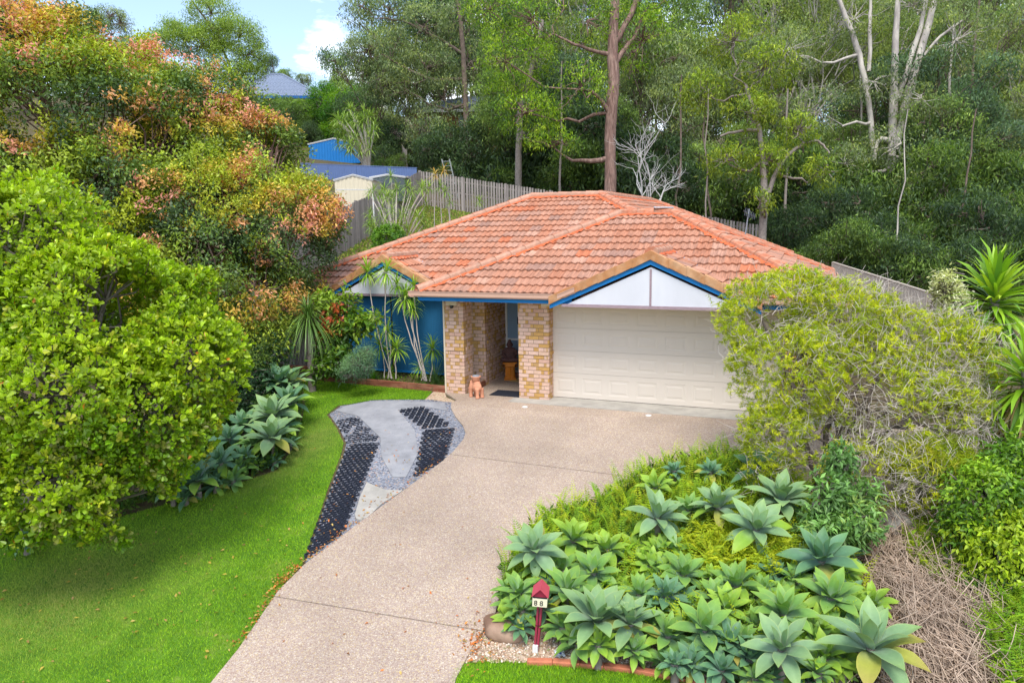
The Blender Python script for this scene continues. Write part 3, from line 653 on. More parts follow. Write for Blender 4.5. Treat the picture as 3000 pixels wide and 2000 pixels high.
# blue outdoor blinds
M_blind = mat('blue_blind_mesh', (.012, .11, .24), .7, vary=.12, vscale=2.2, stretch=(9, 1, .8), bump=.15, bscale=50)
for (x0, x1, lab) in ((-5.55, -3.98, 'left blue outdoor blind'), (-3.93, -2.35, 'right blue outdoor blind')):
    bl = empty('outdoor_blind', ((x0+x1)/2, 1.2, .2), parent=house); bl['label'] = lab; wd = (x1-x0)/2
    n = 14; V = []; Fs = []
    for j in range(n+1):
        for q in range(9):
            V.append((-wd+2*wd*j/n, .02*math.sin(q*.7+j*.3)+.012*math.sin(j*1.7)*(1-q/8), .02+2.0*q/8))
    Fs = [(j*9+q, (j+1)*9+q, (j+1)*9+q+1, j*9+q+1) for j in range(n) for q in range(8)]
    MB().add(V, Fs).build('blind_fabric', M_blind, bl, smooth=True)
    MB().box(-wd, wd, -.02, .02, -.03, .02).build('bottom_rail', M_blue, bl); MB().box(-wd, wd, -.05, .05, 2.01, 2.05).build('head_box', M_blue, bl)
MB().box(-2.30, -2.22, 1.2, 1.27, .0, 2.2).box(-3.965, -3.945, 1.25, 1.3, .1, 2.2).build('post', mat('dark_post', (.03, .03, .035), .6), house)
MB().box(-2.2, -1.85, 1.3, 1.32, .25, 2.2).build('blind_return', M_blind, house)
# tv antenna on the far roof
an = empty('tv_antenna', (4.1, 8.2, 2.42+K*1.3), label='leaning grey antenna mast with folded dark aerial on the rear roof slope', cat='antenna')
pb = Vector((0, 0, 0)); 
MB().tube([(-.0, 0, 0), (.07, 0, .5), (.16, 0, 1.25)], .02, 6).build('mast', mat('galvanised', (.35, .4, .45), .35, metal=.6), an)
m = MB(); m.bar((.0, 0, 1.2), (.35, .1, 1.0), .03, .03)
for q in range(7): m.bar((.05+.045*q, -.22+.01*q, 1.05-.02*q), (.05+.045*q, .22, 1.28-.03*q), .015, .015)
m.build('aerial', mat('dark_aerial', (.05, .05, .06), .5), an)
MB().tube([(0, 0, 0), (-.08, 0, -.12)], .02, 6).bar((.02, 0, .12), (.35, .0, -.1), .015, .015).build('bracket', mat('galvanised'), an)
# ================================================================== VEGETATION
def lobes_px(lst):
    """(px, py, D, rx, ry(depth), rz) with radii in photo pixels -> world ellipsoids"""
    r = []
    for px, py, D, a, b, c in lst:
        p = at(px, py, D); s = D/F; r.append((p[0], p[1], p[2], a*s, b*s, c*s))
    return np.array(r)
def sample_lobes(lb, n, rmin=.72, rmax=1.03, up=.25, gap=0.0, gs=2.0):
    w_ = (lb[:, 3]*lb[:, 4]+lb[:, 3]*lb[:, 5]+lb[:, 4]*lb[:, 5]); i = rng.choice(len(lb), n*2, p=w_/w_.sum())
    d = rdir(n*2); d[:, 2] += up*rng.random(n*2); d = norm(d); r = rng.uniform(rmin, rmax, n*2)[:, None]
    P = lb[i, :3]+d*lb[i, 3:6]*r; O = norm(d/lb[i, 3:6])
    inside = np.zeros(len(P), int)
    for q in lb: inside += ((((P-q[:3])/q[3:6])**2).sum(1) < .42)
    k = inside == 0
    if gap:
        nz_ = np.sin(P[:, 0]*gs+1.3*np.sin(P[:, 1]*gs*.7))+np.sin(P[:, 1]*gs*1.1+2+np.sin(P[:, 2]*gs))+np.sin(P[:, 2]*gs*1.3+.7*P[:, 0])
        k &= nz_ > -gap
    return P[k][:n], O[k][:n]
def limbs(base, lb, tips, r0, m, name, parent, ntw=120, twr=.012, wig=.12, split=.35, n=7):
    """trunk, limbs to every lobe, twigs to sampled tips (one wood mesh)"""
    paths, rads = [], []; base = np.array(base, float); lb = np.asarray(lb); top = lb[:, :3].mean(0)
    fork = base+(top-base)*split
    def curve(a, b, k, w_):
        t = np.linspace(0, 1, k)[:, None]; p = a*(1-t)+b*t; L_ = np.linalg.norm(b-a)
        return p+rng.normal(size=(k, 3))*w_*L_*np.sin(math.pi*t)*.5
    paths.append(curve(base, fork, 6, wig*.5)); rads.append(np.linspace(r0, r0*.72, 6))
    for q in lb:
        c = curve(fork, q[:3], 6, wig); paths.append(c); rads.append(np.linspace(r0*.5, r0*.12, 6))
    if len(tips):
        tk = tips[rng.choice(len(tips), min(ntw, len(tips)), replace=False)]
        for t_ in tk:
            j = np.argmin(((lb[:, :3]-t_)**2).sum(1)); a = lb[j, :3]+(fork-lb[j, :3])*rng.random()*.4
            paths.append(curve(a, t_, 4, wig)); rads.append(np.linspace(twr*2.2, twr*.6, 4))
    V, Fc, _ = tube_arr(paths, rads, n)
    return link(name, np_mesh(name, V, [Fc], m, smooth=True), parent)
def tree_root(name, base, label, cat, group=None):
    return empty(name, base, label=label, cat=cat, group=group)
def shift(o, base): o.location = [-float(b) for b in base]; return o
M_barkg = mat('grey_bark', (.24, .2, .17), .9, vary=.3, vscale=9, bump=.5, bscale=30)
M_barkr = mat('red_brown_bark', (.17, .1, .08), .9, vary=.5, vscale=4, bump=1, bscale=9, stretch=(4, 4, .45), col2=(.26, .17, .135))
M_barkw = mat('pale_gum_bark', (.5, .45, .38), .7, vary=.2, vscale=3, col2=(.33, .29, .26), stretch=(1.5, 1.5, .5), bump=.3)
M_twig = mat('dry_twig', (.55, .48, .42), .85, vary=.2, vscale=5)
LM_b = leafmat('leaf_broad', .35, .38, .4); LM_s = leafmat('leaf_small', .3, .45, .4); LM_g = leafmat('leaf_gum', .4, .5, .3); LM_f = leafmat('leaf_fine', .35, .55, .25)

# ---- A: bright green broad leaved tree, near left
def broad_tree():
    lb = lobes_px([(60, 720, 10.5, 240, 230, 230), (-150, 900, 10.3, 260, 250, 330), (260, 920, 10.3, 250, 230, 220), (470, 950, 10.8, 170, 190, 170), (560, 1070, 10.6, 150, 170, 170), (190, 1150, 9.9, 300, 240, 230),
                   (420, 1230, 10.3, 210, 180, 190), (130, 1400, 9.9, 280, 210, 170), (-120, 1330, 9.6, 260, 230, 260), (340, 1420, 10.2, 150, 140, 110), (530, 1270, 10.7, 70, 80, 50), (80, 610, 11.0, 110, 110, 60), (230, 1500, 10.0, 110, 90, 70), (330, 1230, 9.9, 150, 120, 130), (200, 1330, 9.8, 150, 120, 120), (430, 1440, 10.3, 80, 90, 60), (600, 1180, 10.7, 80, 80, 60), (350, 760, 10.6, 100, 90, 60), (200, 700, 10.8, 60, 60, 50), (640, 960, 10.9, 60, 60, 60), (590, 830, 11, 70, 60, 40), (310, 1540, 9.9, 100, 80, 60), (90, 1540, 9.8, 100, 80, 60), (680, 1060, 10.8, 50, 50, 40), (400, 1340, 10, 90, 80, 60)])
    base = gp(60, 1500); base[2] = hz(base[0], base[1])
    r = tree_root('broadleaf_tree', base, 'large lime green tree with glossy rounded leaves at the lawn edge', 'tree')
    P, O = sample_lobes(lb, 12500, .6, 1.1, .45, gap=1.35, gs=3.3); k = P[:, 2] > h(P[:, 0], P[:, 1])+.12; P, O = P[k], O[k]; n = len(P); m_ = 9
    A = norm(O+np.array((0, 0, .75))+rng.normal(size=(n, 3))*.35)
    Pr = np.repeat(P, m_, 0); Ar = np.repeat(A, m_, 0); j = np.tile(np.arange(m_), n)
    side = rdir(n*m_); side = norm(side-Ar*(side*Ar).sum(1)[:, None]); spread = .25+.75*rng.random(n*m_)
    D = norm(Ar*(1.15-spread)[:, None]+side*spread[:, None]); Nn = norm(Ar*.9+rng.normal(size=(n*m_, 3))*.25)
    Pr = Pr+D*.02-Ar*(.05*rng.random(n*m_))[:, None]; Ls = rng.uniform(.045, .1, n*m_)*np.repeat(rng.uniform(.75, 1.15, n), m_)
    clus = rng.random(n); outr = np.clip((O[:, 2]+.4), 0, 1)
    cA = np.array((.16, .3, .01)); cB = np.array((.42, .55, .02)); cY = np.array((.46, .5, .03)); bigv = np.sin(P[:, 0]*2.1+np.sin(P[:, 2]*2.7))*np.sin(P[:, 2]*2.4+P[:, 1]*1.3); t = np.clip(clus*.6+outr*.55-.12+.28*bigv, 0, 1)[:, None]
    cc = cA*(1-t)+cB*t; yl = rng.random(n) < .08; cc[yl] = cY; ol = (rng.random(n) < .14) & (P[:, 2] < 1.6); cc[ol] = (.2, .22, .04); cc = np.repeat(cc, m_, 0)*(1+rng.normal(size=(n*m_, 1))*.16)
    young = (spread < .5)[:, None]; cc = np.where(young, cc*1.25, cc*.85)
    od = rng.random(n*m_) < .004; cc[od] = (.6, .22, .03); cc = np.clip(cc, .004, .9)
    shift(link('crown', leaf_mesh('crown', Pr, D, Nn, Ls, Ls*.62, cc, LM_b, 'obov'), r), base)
    shift(limbs(base, lb, P, .12, M_barkg, 'trunk', r, 260, .011, .16, .3), base)
broad_tree()
# ---- B: lilly pillies with orange new growth
def spray_tree(name, base, lb, n, m_, Lr, wd, label, cat, cols, tipcols, tipfrac, trunk_r=.14, bark=None, rad=.2, group=None, gap=1.15, gs=2.2, ntw=300, tpl='rhomb', up=.3, lm=None, twr=.012, droop=.35):
    base = np.array(base, float); r = tree_root(name, base, label, cat, group)
    P, O = sample_lobes(lb, n, .62, 1.05, up, gap, gs); k = P[:, 2] > h(P[:, 0], P[:, 1])+.1; P, O = P[k], O[k]; n = len(P)
    ph = np.sin(P[:, 0]*1.7+2*np.sin(P[:, 2]*1.1))+np.sin(P[:, 1]*1.3+P[:, 2]*1.9)
    def q3(f, s): return (np.sin(P[:, 0]*f+s)*np.sin(P[:, 1]*f*.9+s*2)+np.sin(P[:, 2]*f*1.2+s*3+1.5*np.sin(P[:, 0]*f*.5))+.7*np.sin((P[:, 0]-P[:, 2])*f*1.7+s))
    rv = q3(2.3, .7)+.45*rng.normal(size=n)+.9*np.clip(O[:, 2], -.4, 1); tip = rv > np.quantile(rv, 1-tipfrac)
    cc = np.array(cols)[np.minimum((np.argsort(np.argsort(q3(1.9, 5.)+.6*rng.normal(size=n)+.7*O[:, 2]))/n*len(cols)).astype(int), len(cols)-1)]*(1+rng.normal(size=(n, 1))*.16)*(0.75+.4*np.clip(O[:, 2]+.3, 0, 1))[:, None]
    pi_ = np.argsort(np.argsort(q3(1.5, 2.2)+.35*rng.normal(size=n)))/n; tc_ = np.array(tipcols)[np.minimum((pi_*len(tipcols)).astype(int), len(tipcols)-1)]*(1+rng.normal(size=(n, 1))*.1); rr = np.repeat
    Q = rr(P, m_, 0)+rng.normal(size=(n*m_, 3))*rad*.5*rr(np.where(tip, .7, 1), m_)[:, None]+rr(O, m_, 0)*rr(np.where(tip, .06, 0), m_)[:, None]
    D = norm(rr(O, m_, 0)*.5+rng.normal(size=(n*m_, 3))*.7+np.array((0, 0, -droop))); Nn = norm(rr(O, m_, 0)*.5+np.array((0, 0, .5))+rng.normal(size=(n*m_, 3))*.6)
    Ls = rng.uniform(*Lr, n*m_); col = rr(cc, m_, 0)*(1+rng.normal(size=(n*m_, 1))*.22)
    mixk = (rng.random(n*m_) < .93) & rr(tip, m_); col[mixk] = (rr(tc_, m_, 0)*(1+rng.normal(size=(n*m_, 1))*.15))[mixk]
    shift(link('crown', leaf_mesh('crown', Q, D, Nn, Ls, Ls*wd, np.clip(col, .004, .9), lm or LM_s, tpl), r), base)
    shift(limbs(base, lb, P, trunk_r, bark or M_barkr, 'trunk', r, ntw, twr, .14, .35), base)
    return r
GR_D = [(.08, .14, .055), (.1, .17, .05), (.12, .2, .04), (.17, .26, .04), (.23, .32, .035), (.34, .42, .04)]
ORT = [(.38, .44, .03), (.48, .48, .04), (.6, .46, .06), (.74, .46, .1), (.78, .38, .17), (.76, .32, .23), (.44, .5, .03)]
b1 = at(430, 1180, 18); b1[2] = hz(b1[0], b1[1])
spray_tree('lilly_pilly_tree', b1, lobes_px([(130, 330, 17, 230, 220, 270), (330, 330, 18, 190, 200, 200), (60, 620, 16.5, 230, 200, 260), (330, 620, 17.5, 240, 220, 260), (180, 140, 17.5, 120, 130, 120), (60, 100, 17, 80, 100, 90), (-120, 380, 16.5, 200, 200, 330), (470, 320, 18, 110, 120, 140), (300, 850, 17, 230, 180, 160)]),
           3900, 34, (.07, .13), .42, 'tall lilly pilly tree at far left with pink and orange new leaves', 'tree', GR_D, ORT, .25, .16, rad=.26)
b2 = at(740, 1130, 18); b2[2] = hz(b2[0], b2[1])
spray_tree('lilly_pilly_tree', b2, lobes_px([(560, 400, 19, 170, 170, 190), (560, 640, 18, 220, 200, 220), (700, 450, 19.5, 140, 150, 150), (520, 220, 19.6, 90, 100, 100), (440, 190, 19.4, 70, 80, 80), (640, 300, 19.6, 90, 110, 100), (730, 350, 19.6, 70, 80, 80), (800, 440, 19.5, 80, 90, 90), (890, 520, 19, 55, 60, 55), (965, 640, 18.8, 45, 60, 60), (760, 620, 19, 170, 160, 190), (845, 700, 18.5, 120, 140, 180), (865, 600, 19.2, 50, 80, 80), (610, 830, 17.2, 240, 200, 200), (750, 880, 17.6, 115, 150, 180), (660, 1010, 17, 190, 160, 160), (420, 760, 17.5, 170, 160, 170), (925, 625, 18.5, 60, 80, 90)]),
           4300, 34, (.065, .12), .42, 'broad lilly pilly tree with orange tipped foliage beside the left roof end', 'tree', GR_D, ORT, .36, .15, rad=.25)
# dark undergrowth shrub under the lilly pillies
b3 = gp(650, 1230)
spray_tree('undergrowth_shrub', b3, lobes_px([(690, 1130, 15.8, 120, 120, 110), (600, 1180, 15.2, 140, 120, 90), (760, 1060, 16.5, 80, 90, 80), (520, 1120, 15, 150, 120, 120)]), 900, 26, (.05, .09), .4, 'dark green undergrowth shrub below the lilly pilly behind the agaves', 'shrub', [(.02, .06, .018), (.03, .08, .02)], [(.1, .16, .02)], .08, .05, M_barkg, .2)
# ---- C: bottlebrush on the right
def bottlebrush():
    base = gp(2385, 1450); r = tree_root('bottlebrush_tree', base, 'yellow green bottlebrush shrub with bare grey twigs in front of the garage corner', 'shrub')
    lb = lobes_px([(2230, 930, 11.6, 140, 150, 130), (2330, 860, 11.8, 120, 140, 85), (2460, 920, 12, 180, 180, 110), (2640, 1000, 11.6, 160, 170, 115), (2800, 1060, 11.2, 140, 150, 150), (2300, 1080, 11.2, 170, 170, 160), (2520, 1120, 11.4, 220, 200, 170), (2700, 1220, 10.8, 190, 180, 160), (2270, 1270, 11, 110, 130, 130), (2560, 1390, 10.4, 170, 150, 120), (2840, 1250, 10.8, 100, 120, 120), (2700, 1420, 10.2, 110, 110, 90), (2240, 1380, 10.9, 70, 80, 70)])
    P, O = sample_lobes(lb, 8000, .5, 1.04, .3, 1.5, 4.2); n = len(P)
    # twig sprays
    Dt = norm(O+rng.normal(size=(n, 3))*.8+np.array((0, 0, .15))); Lt = rng.uniform(.1, .26, n)
    T0 = P-Dt*Lt[:, None]; paths = [np.stack([a-o_*.08, a, b]) for a, b, o_ in zip(T0, P, O)]
    ks = rng.random(n) < .35; pk = [p_ for p_, q in zip(paths, ks) if q]
    bare = ((np.sin(P[:, 0]*1.9+.5)+np.sin(P[:, 2]*2.3)+rng.normal(size=n)*.9+np.clip((P[:, 0]-7.4)*.5, -.2, 1.0)-.35*(P[:, 2]-1.3)) > 1.35)
    V, Fc, _ = tube_arr(pk, [np.array((.0045, .0035, .0015))]*len(pk), 3)
    # extra bare twigs
    P2_, O2 = sample_lobes(lb, 9000, .7, 1.06, .1, 2.5, 3); k2 = rng.random(len(P2_)) < np.clip(.45+.3*(P2_[:, 0]-6.2), .15, 1); P2_, O2 = P2_[k2], O2[k2]
    dd = norm(O2*.3+rng.normal(size=(len(P2_), 3))); e2 = []
    for a, d_ in zip(P2_, dd):
        L_ = random.uniform(.12, .34); mid_ = a+d_*L_*.5+rng.normal(size=3)*.02; e2.append(np.stack([a, mid_, a+d_*L_+rng.normal(size=3)*.03]))
    V2, F2, _ = tube_arr(e2, [np.array((.0042, .0034, .0018))]*len(e2), 3)
    me = np_mesh('twigs', np.concatenate([V, V2]), [np.concatenate([Fc, F2+len(V)])], M_twig); shift(link('twigs', me, r), base)['kind'] = 'stuff'
    k = ~bare; P, Dt, Lt = P[k], Dt[k], Lt[k]; n = len(P); m_ = 30
    t = rng.random(n*m_)**.8; rr = np.repeat; Q = rr(P, m_, 0)-rr(Dt*Lt[:, None], m_, 0)*(1-t)[:, None]*.75
    D = norm(rr(Dt, m_, 0)*.55+rng.normal(size=(n*m_, 3))*.6); Nn = rdir(n*m_); Ls = rng.uniform(.035, .07, n*m_)
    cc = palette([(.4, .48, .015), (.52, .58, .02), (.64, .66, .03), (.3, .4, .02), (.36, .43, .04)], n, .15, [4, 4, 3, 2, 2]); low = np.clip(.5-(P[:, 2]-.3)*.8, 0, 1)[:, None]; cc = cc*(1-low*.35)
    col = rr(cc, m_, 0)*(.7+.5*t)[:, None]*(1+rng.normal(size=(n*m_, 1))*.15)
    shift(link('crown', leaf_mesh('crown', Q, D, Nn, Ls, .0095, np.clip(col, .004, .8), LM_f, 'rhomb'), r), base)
    paths, rads = [], []
    for k in range(6):
        a = base+np.array((random.uniform(-.15, .2), random.uniform(-.1, .15), -.1)); tgt = lb[[0, 2, 3, 5, 6, 7][k], :3]
        t_ = np.linspace(0, 1, 8)[:, None]; p_ = a*(1-t_)+tgt*t_+rng.normal(size=(8, 3))*.05*np.sin(math.pi*t_); p_[:, 2] += .25*np.sin(math.pi*t_[:, 0])
        paths.append(p_); rads.append(np.linspace(.055, .016, 8))
        for q in lb[rng.choice(len(lb), 4)]:
            c = p_[random.randint(3, 5)]; t2 = np.linspace(0, 1, 6)[:, None]; paths.append(c*(1-t2)+q[:3]*t2+rng.normal(size=(6, 3))*.06*np.sin(math.pi*t2)); rads.append(np.linspace(.024, .006, 6))
    V, Fc, _ = tube_arr(paths, rads, 7); shift(link('stems', np_mesh('stems', V, [Fc], mat('dark_bark', (.13, .1, .085), .9, vary=.35, vscale=9, bump=.6, bscale=25), smooth=True), r), base)
bottlebrush()
# ---- agaves
LM_ag = mat('agave_skin', attr='col', rough=.5, spec=.3, transl=.12, randobj=.1, vary=.08, vscale=9)
def agave_leaf(L_, W_, e0, e1, hue, twist=0):
    nt_, nv = 8, (-1, -.86, -.4, 0, .4, .86, 1); V = []; C_ = []; x = z = 0; prev = 0
    for i in range(nt_+1):
        t = i/nt_; a = math.radians(e0+(e1-e0)*t**1.3); ds = L_/nt_ if i else 0; x += ds*math.cos(a); z += ds*math.sin(a)
        w_ = W_*max(.0, (.34+.66*math.sin(math.pi*min(1, (t*.92+.04))**.95)**1.0) if t < .55 else (1-((t-.55)/.45)**1.7)**1.15)*.5
        if i == nt_: w_ = .002
        for v in nv:
            cup = .32*w_*abs(v)**1.6*(1-t*.5); wav = .006*math.sin(t*9+v*2)*abs(v)
            V.append((x-math.sin(a)*cup, v*w_, z+math.cos(a)*cup+wav))
            base_, midc, edge, tipc = hue; c = np.array(base_)*(1-min(1, t*2.2))+np.array(midc)*min(1, t*2.2)
            q = max(0, (t-.55)/.45)*.6; c = c*(1-q)+np.array(tipc)*q
            if abs(v) > .9: c = c*.45+np.array(edge)*.55
            if v == 0: c = c*1.06
            C_.append(c*.86)
    k = len(nv); Fs = [(i*k+j, (i+1)*k+j, (i+1)*k+j+1, i*k+j+1) for i in range(nt_) for j in range(k-1)]
    return np_mesh('leaf', np.array(V), [np.array(Fs)], LM_ag, np.array(C_), True)
HUES = [((.40, .52, .42), (.22, .37, .18), (.5, .6, .22), (.3, .44, .08)),
        ((.32, .47, .32), (.17, .34, .08), (.46, .58, .1), (.3, .47, .03)),
        ((.3, .46, .28), (.24, .42, .05), (.48, .58, .07), (.38, .52, .03)),
        ((.26, .42, .34), (.12, .26, .14), (.33, .46, .16), (.18, .34, .07)),
        ((.34, .42, .2), (.38, .4, .07), (.5, .46, .1), (.34, .2, .06))]
AGM = [[[agave_leaf(1.0, .36*wf, *ang, hu) for wf in (.92, 1.08)] for ang in ((78, 66), (62, 30), (38, 2), (18, -30), (4, -62))] for hu in HUES]
def agave(px, py, rpx, hue, label, lift=.45, tilt=None, nl=None, tall=0, cat='agave', group=None, D=None):
    c = gp(px, py, lift) if D is None else at(px, py, D); Lf = rpx/F*depth(c)*1.27; Lf = float(np.clip(Lf, .13, .62)); g = hz(c[0], c[1])
    r = empty('agave', (c[0], c[1], g), label=label, cat=cat, group=group)
    dz = c[2]-g; tl = tilt if tilt is not None else (random.uniform(-.25, .25), random.uniform(.05, .4))
    E_ = Euler((tl[1], tl[0], 0)).to_matrix().to_4x4(); nl = nl or random.randint(20, 26)
    MB().tube([(0, 0, -.05), (.01, -.01, dz*.5), (0, 0, dz)], [.05, .04, .045], 8).build('stem', M_barkg, r, smooth=True)
    a0 = random.random()*6.28
    for i in range(nl):
        t = i/(nl-1); tier = 0 if t < .14 else 1 if t < .38 else 2 if t < .66 else 3 if t < .86 else 4
        me = random.choice(AGM[(4 if tier > 2 and random.random() < .1 else hue) if random.random() < .8 else (2 if tier > 2 else hue)][tier]); s = Lf*(.62+.42*min(1, t*2.4))*random.uniform(.92, 1.06)
        if tier == 4: s *= .85
        M = Matrix.Translation((0, 0, dz)) @ E_ @ Matrix.Rotation(a0+i*2.39996+random.uniform(-.12, .12), 4, 'Z') @ Matrix.Translation((.02, 0, -.05*t)) @ Matrix.Rotation(random.uniform(-.09, .09), 4, 'X') @ Matrix.Rotation(random.uniform(-.14, .14), 4, 'Y') @ Matrix.Scale(s, 4)
        o = link('leaf', me, r); o.matrix_local = M
    return r
AG = [(1926, 1514, 80, 0, 'grey green agave with broad leaves near the top of the right bed in the ferns', .6),
 (2020, 1492, 52, 1, 'smaller agave squeezed between the two large upper grey rosettes', .5), (2104, 1482, 72, 0, 'pale grey agave rosette above the yellow fern patch', .6),
 (1566, 1610, 78, 0, 'agave leaning toward the driveway at the left corner of the right bed', .55), (1680, 1578, 64, 2, 'fresh green agave at the driveway edge just right of the corner rosette', .45),
 (1780, 1605, 52, 2, 'yellow green agave half sunk in ferns beside the driveway', .4), (1738, 1675, 68, 1, 'mid green agave behind the letterbox rosette', .4),
 (1662, 1731, 76, 1, 'symmetrical green agave directly right of the red roofed letterbox', .4), (1747, 1815, 104, 0, 'very large grey green agave front row right of the letterbox', .4),
 (1846, 1822, 80, 0, 'large agave immediately right of the biggest front rosette', .4), (1955, 1858, 66, 1, 'green agave low in the front row with drooping yellow green leaves', .3),
 (2064, 1842, 84, 1, 'broad green agave in the centre of the front rows', .4), (1951, 1743, 60, 3, 'bluish agave in the middle of the bed with narrow leaves', .35),
 (2002, 1680, 64, 1, 'green agave below the yellow ferns mid bed', .35), (1908, 1655, 46, 2, 'small yellow green agave among the central ferns', .3),
 (2158, 1712, 70, 1, 'agave at the lower edge of the yellow fern patch', .4), (2130, 1780, 60, 2, 'bright green agave between two larger rosettes right of centre', .35),
 (2082, 1690, 36, 2, 'little agave rosette just right of the mid bed one', .3), (1520, 1735, 58, 1, 'dark agave behind the letterbox on its left', .35),
 (1529, 1782, 50, 1, 'small agave touching the left side of the letterbox post', .3), (1592, 1776, 50, 3, 'blue green agave behind the letterbox post', .3),
 (1524, 1833, 42, 3, 'small blue green agave hanging over the rock', .2), (1694, 1880, 66, 1, 'agave with leaves spreading over the pebbles near the litter', .2),
 (2138, 1876, 64, 3, 'blue green agave near the bottom with curled leaves', .35), (2113, 1958, 58, 3, 'small blue green agave at the bottom edge right of the edging', .25),
 (2194, 1926, 62, 3, 'dark agave rosette close to the bottom edge', .3), (1966, 1603, 42, 1, 'small agave under the upper grey rosette', .35),
 (1823, 1738, 42, 2, 'small yellow green agave behind the big front rosette', .25), (1680, 1652, 36, 1, 'tiny agave between corner and letterbox rosettes', .25),
 (1921, 1425, 46, 2, 'agave at the upper edge of the bed seen above the ferns', .35), (2082, 1378, 34, 3, 'small upright agave at the top edge of the bed beside the driveway', .4), (1975, 1376, 30, 3, 'tiny upright agave at the top edge of the fern patch', .4),
 (2230, 1378, 70, 3, 'blue green agave under the bottlebrush at the top of the bed', .5), (2287, 1462, 84, 0, 'large pale agave with a drooping leaf below the bottlebrush', .6),
 (2215, 1548, 86, 0, 'pale grey agave front left of the dark leafy shrub', .6), (2408, 1640, 92, 3, 'tall blue agave at the right side of the bed with wide upright leaves', .5),
 (2434, 1748, 78, 1, 'green agave just above the biggest bottom right rosette', .45), (2295, 1795, 84, 1, 'large green agave right of the fern patch', .45),
 (2291, 1900, 92, 0, 'big grey agave near the bottom, left of the biggest rosette', .5), (2552, 1895, 130, 0, 'biggest pale agave rosette at the bottom right beside the dry straw', .55),
 (2416, 1925, 72, 2, 'yellow green agave tucked left of the biggest rosette', .35), (2394, 1840, 62, 2, 'low green agave behind the two big bottom rosettes', .3),
 (2215, 1830, 52, 1, 'small agave between the two bottom grey rosettes', .3), (2336, 1588, 42, 3, 'small agave under the dark leafy shrub', .25),
 (2554, 1764, 58, 2, 'agave with upright tips on the edge of the straw pile', .3), (2251, 1985, 46, 3, 'small agave cut by the bottom edge', .2), (2370, 1990, 50, 3, 'dark agave at the bottom edge below the big grey one', .2), (2330, 1700, 48, 1, 'agave behind the large green one in the right half of the bed', .3), (2060, 1930, 50, 3, 'low agave at the bottom left of the dark rosettes', .2)]
for a in AG: agave(a[0], a[1], a[2], a[3], a[4], a[5])
rf_ = random.Random(21); placed = [(a[0], a[1], a[2]) for a in AG]; kk_ = 0
for _ in range(2600):
    x_, y_ = rf_.uniform(1480, 2500), rf_.uniform(1500, 1985)
    if y_ < 1690-(x_-1480)*.42 and not (x_ > 2250 and y_ > 1660): continue
    if y_ > 1850+(x_-1550)*.22 or (2000 < x_ < 2300 and 1570 < y_ < 1660) or math.hypot(x_-1575, (y_-1830)*.6) < 60: continue
    if min(math.hypot(x_-p_[0], y_-p_[1])-p_[2]*.36 for p_ in placed) < 11: continue
    rr_ = rf_.uniform(38, 60); placed.append((x_, y_, rr_)); agave(x_, y_, rr_, (1, 1, 2, 3)[kk_ % 4], 'small '+['mid green', 'mid green', 'yellow green', 'blue green'][kk_ % 4]+' agave filling a gap '+('beside the driveway edge' if y_ < 1700 and x_ < 1750 else 'near the letterbox' if x_ < 1720 else 'close to the bottom edge' if y_ > 1890 else 'in the left half of the bed' if x_ < 1900 else 'below the fern patch' if x_ < 2200 else 'at the right end of the bed')+', '+('upper' if y_ < 1740 else 'middle' if y_ < 1840 else 'lower')+' rows', rf_.uniform(.15, .35), group='small agaves filling the gaps of the right bed')
    kk_ += 1
    if kk_ >= 84: break
AGL = [(504, 1425, 48, 3, 'agave leaning out from under the broadleaf tree', .35), (580, 1403, 62, 3, 'dark blue agave on the left lawn edge', .35), (647, 1353, 54, 3, 'agave in the middle of the row along the left lawn', .4),
 (683, 1407, 42, 1, 'low small agave at the grass in the left row', .15), (714, 1338, 40, 3, 'small agave inside the left row', .3), (750, 1357, 36, 3, 'low agave touching the lawn right of the small one', .15), (803, 1352, 30, 3, 'smallest agave at the lawn edge of the left row', .12),
 (796, 1282, 74, 0, 'large pale agave at the right front of the left row', .5), (768, 1148, 40, 3, 'small agave under the shrub near the fence', .4), (817, 1118, 62, 3, 'tall upright agave at the back of the left row', .8),
 (848, 1180, 60, 3, 'agave overhanging the lawn near the gravel', .6), (803, 1216, 70, 0, 'pale agave in the upper part of the left row', .6), (714, 1247, 50, 3, 'agave behind the large pale one on its left', .45), (670, 1283, 46, 3, 'agave half hidden by the broadleaf tree', .4),
 (74, 1580, 44, 3, 'lone agave under the broadleaf tree at far left', .25), (860, 1120, 50, 0, 'pale agave highest in the left row beside the lawn', .75)]
AGL += [(630, 1420, 40, 3, 'low agave at the lawn between the two front left rosettes', .15), (545, 1455, 38, 3, 'small agave on the grass edge below the broadleaf tree', .15), (745, 1300, 44, 1, 'greener agave in the middle of the left row', .35), (700, 1372, 40, 1, 'mid green agave low in the left row', .2), (830, 1250, 46, 3, 'blue green agave spilling over the lawn edge of the left row', .35), (780, 1190, 44, 1, 'agave in the upper left row behind the pale one', .5), (850, 1300, 30, 3, 'tiny agave at the lawn edge above the smallest one', .12), (740, 1205, 40, 3, 'shaded agave beside the undergrowth shrub', .4)]
for a in AGL: agave(a[0], a[1], a[2], a[3], a[4], a[5])
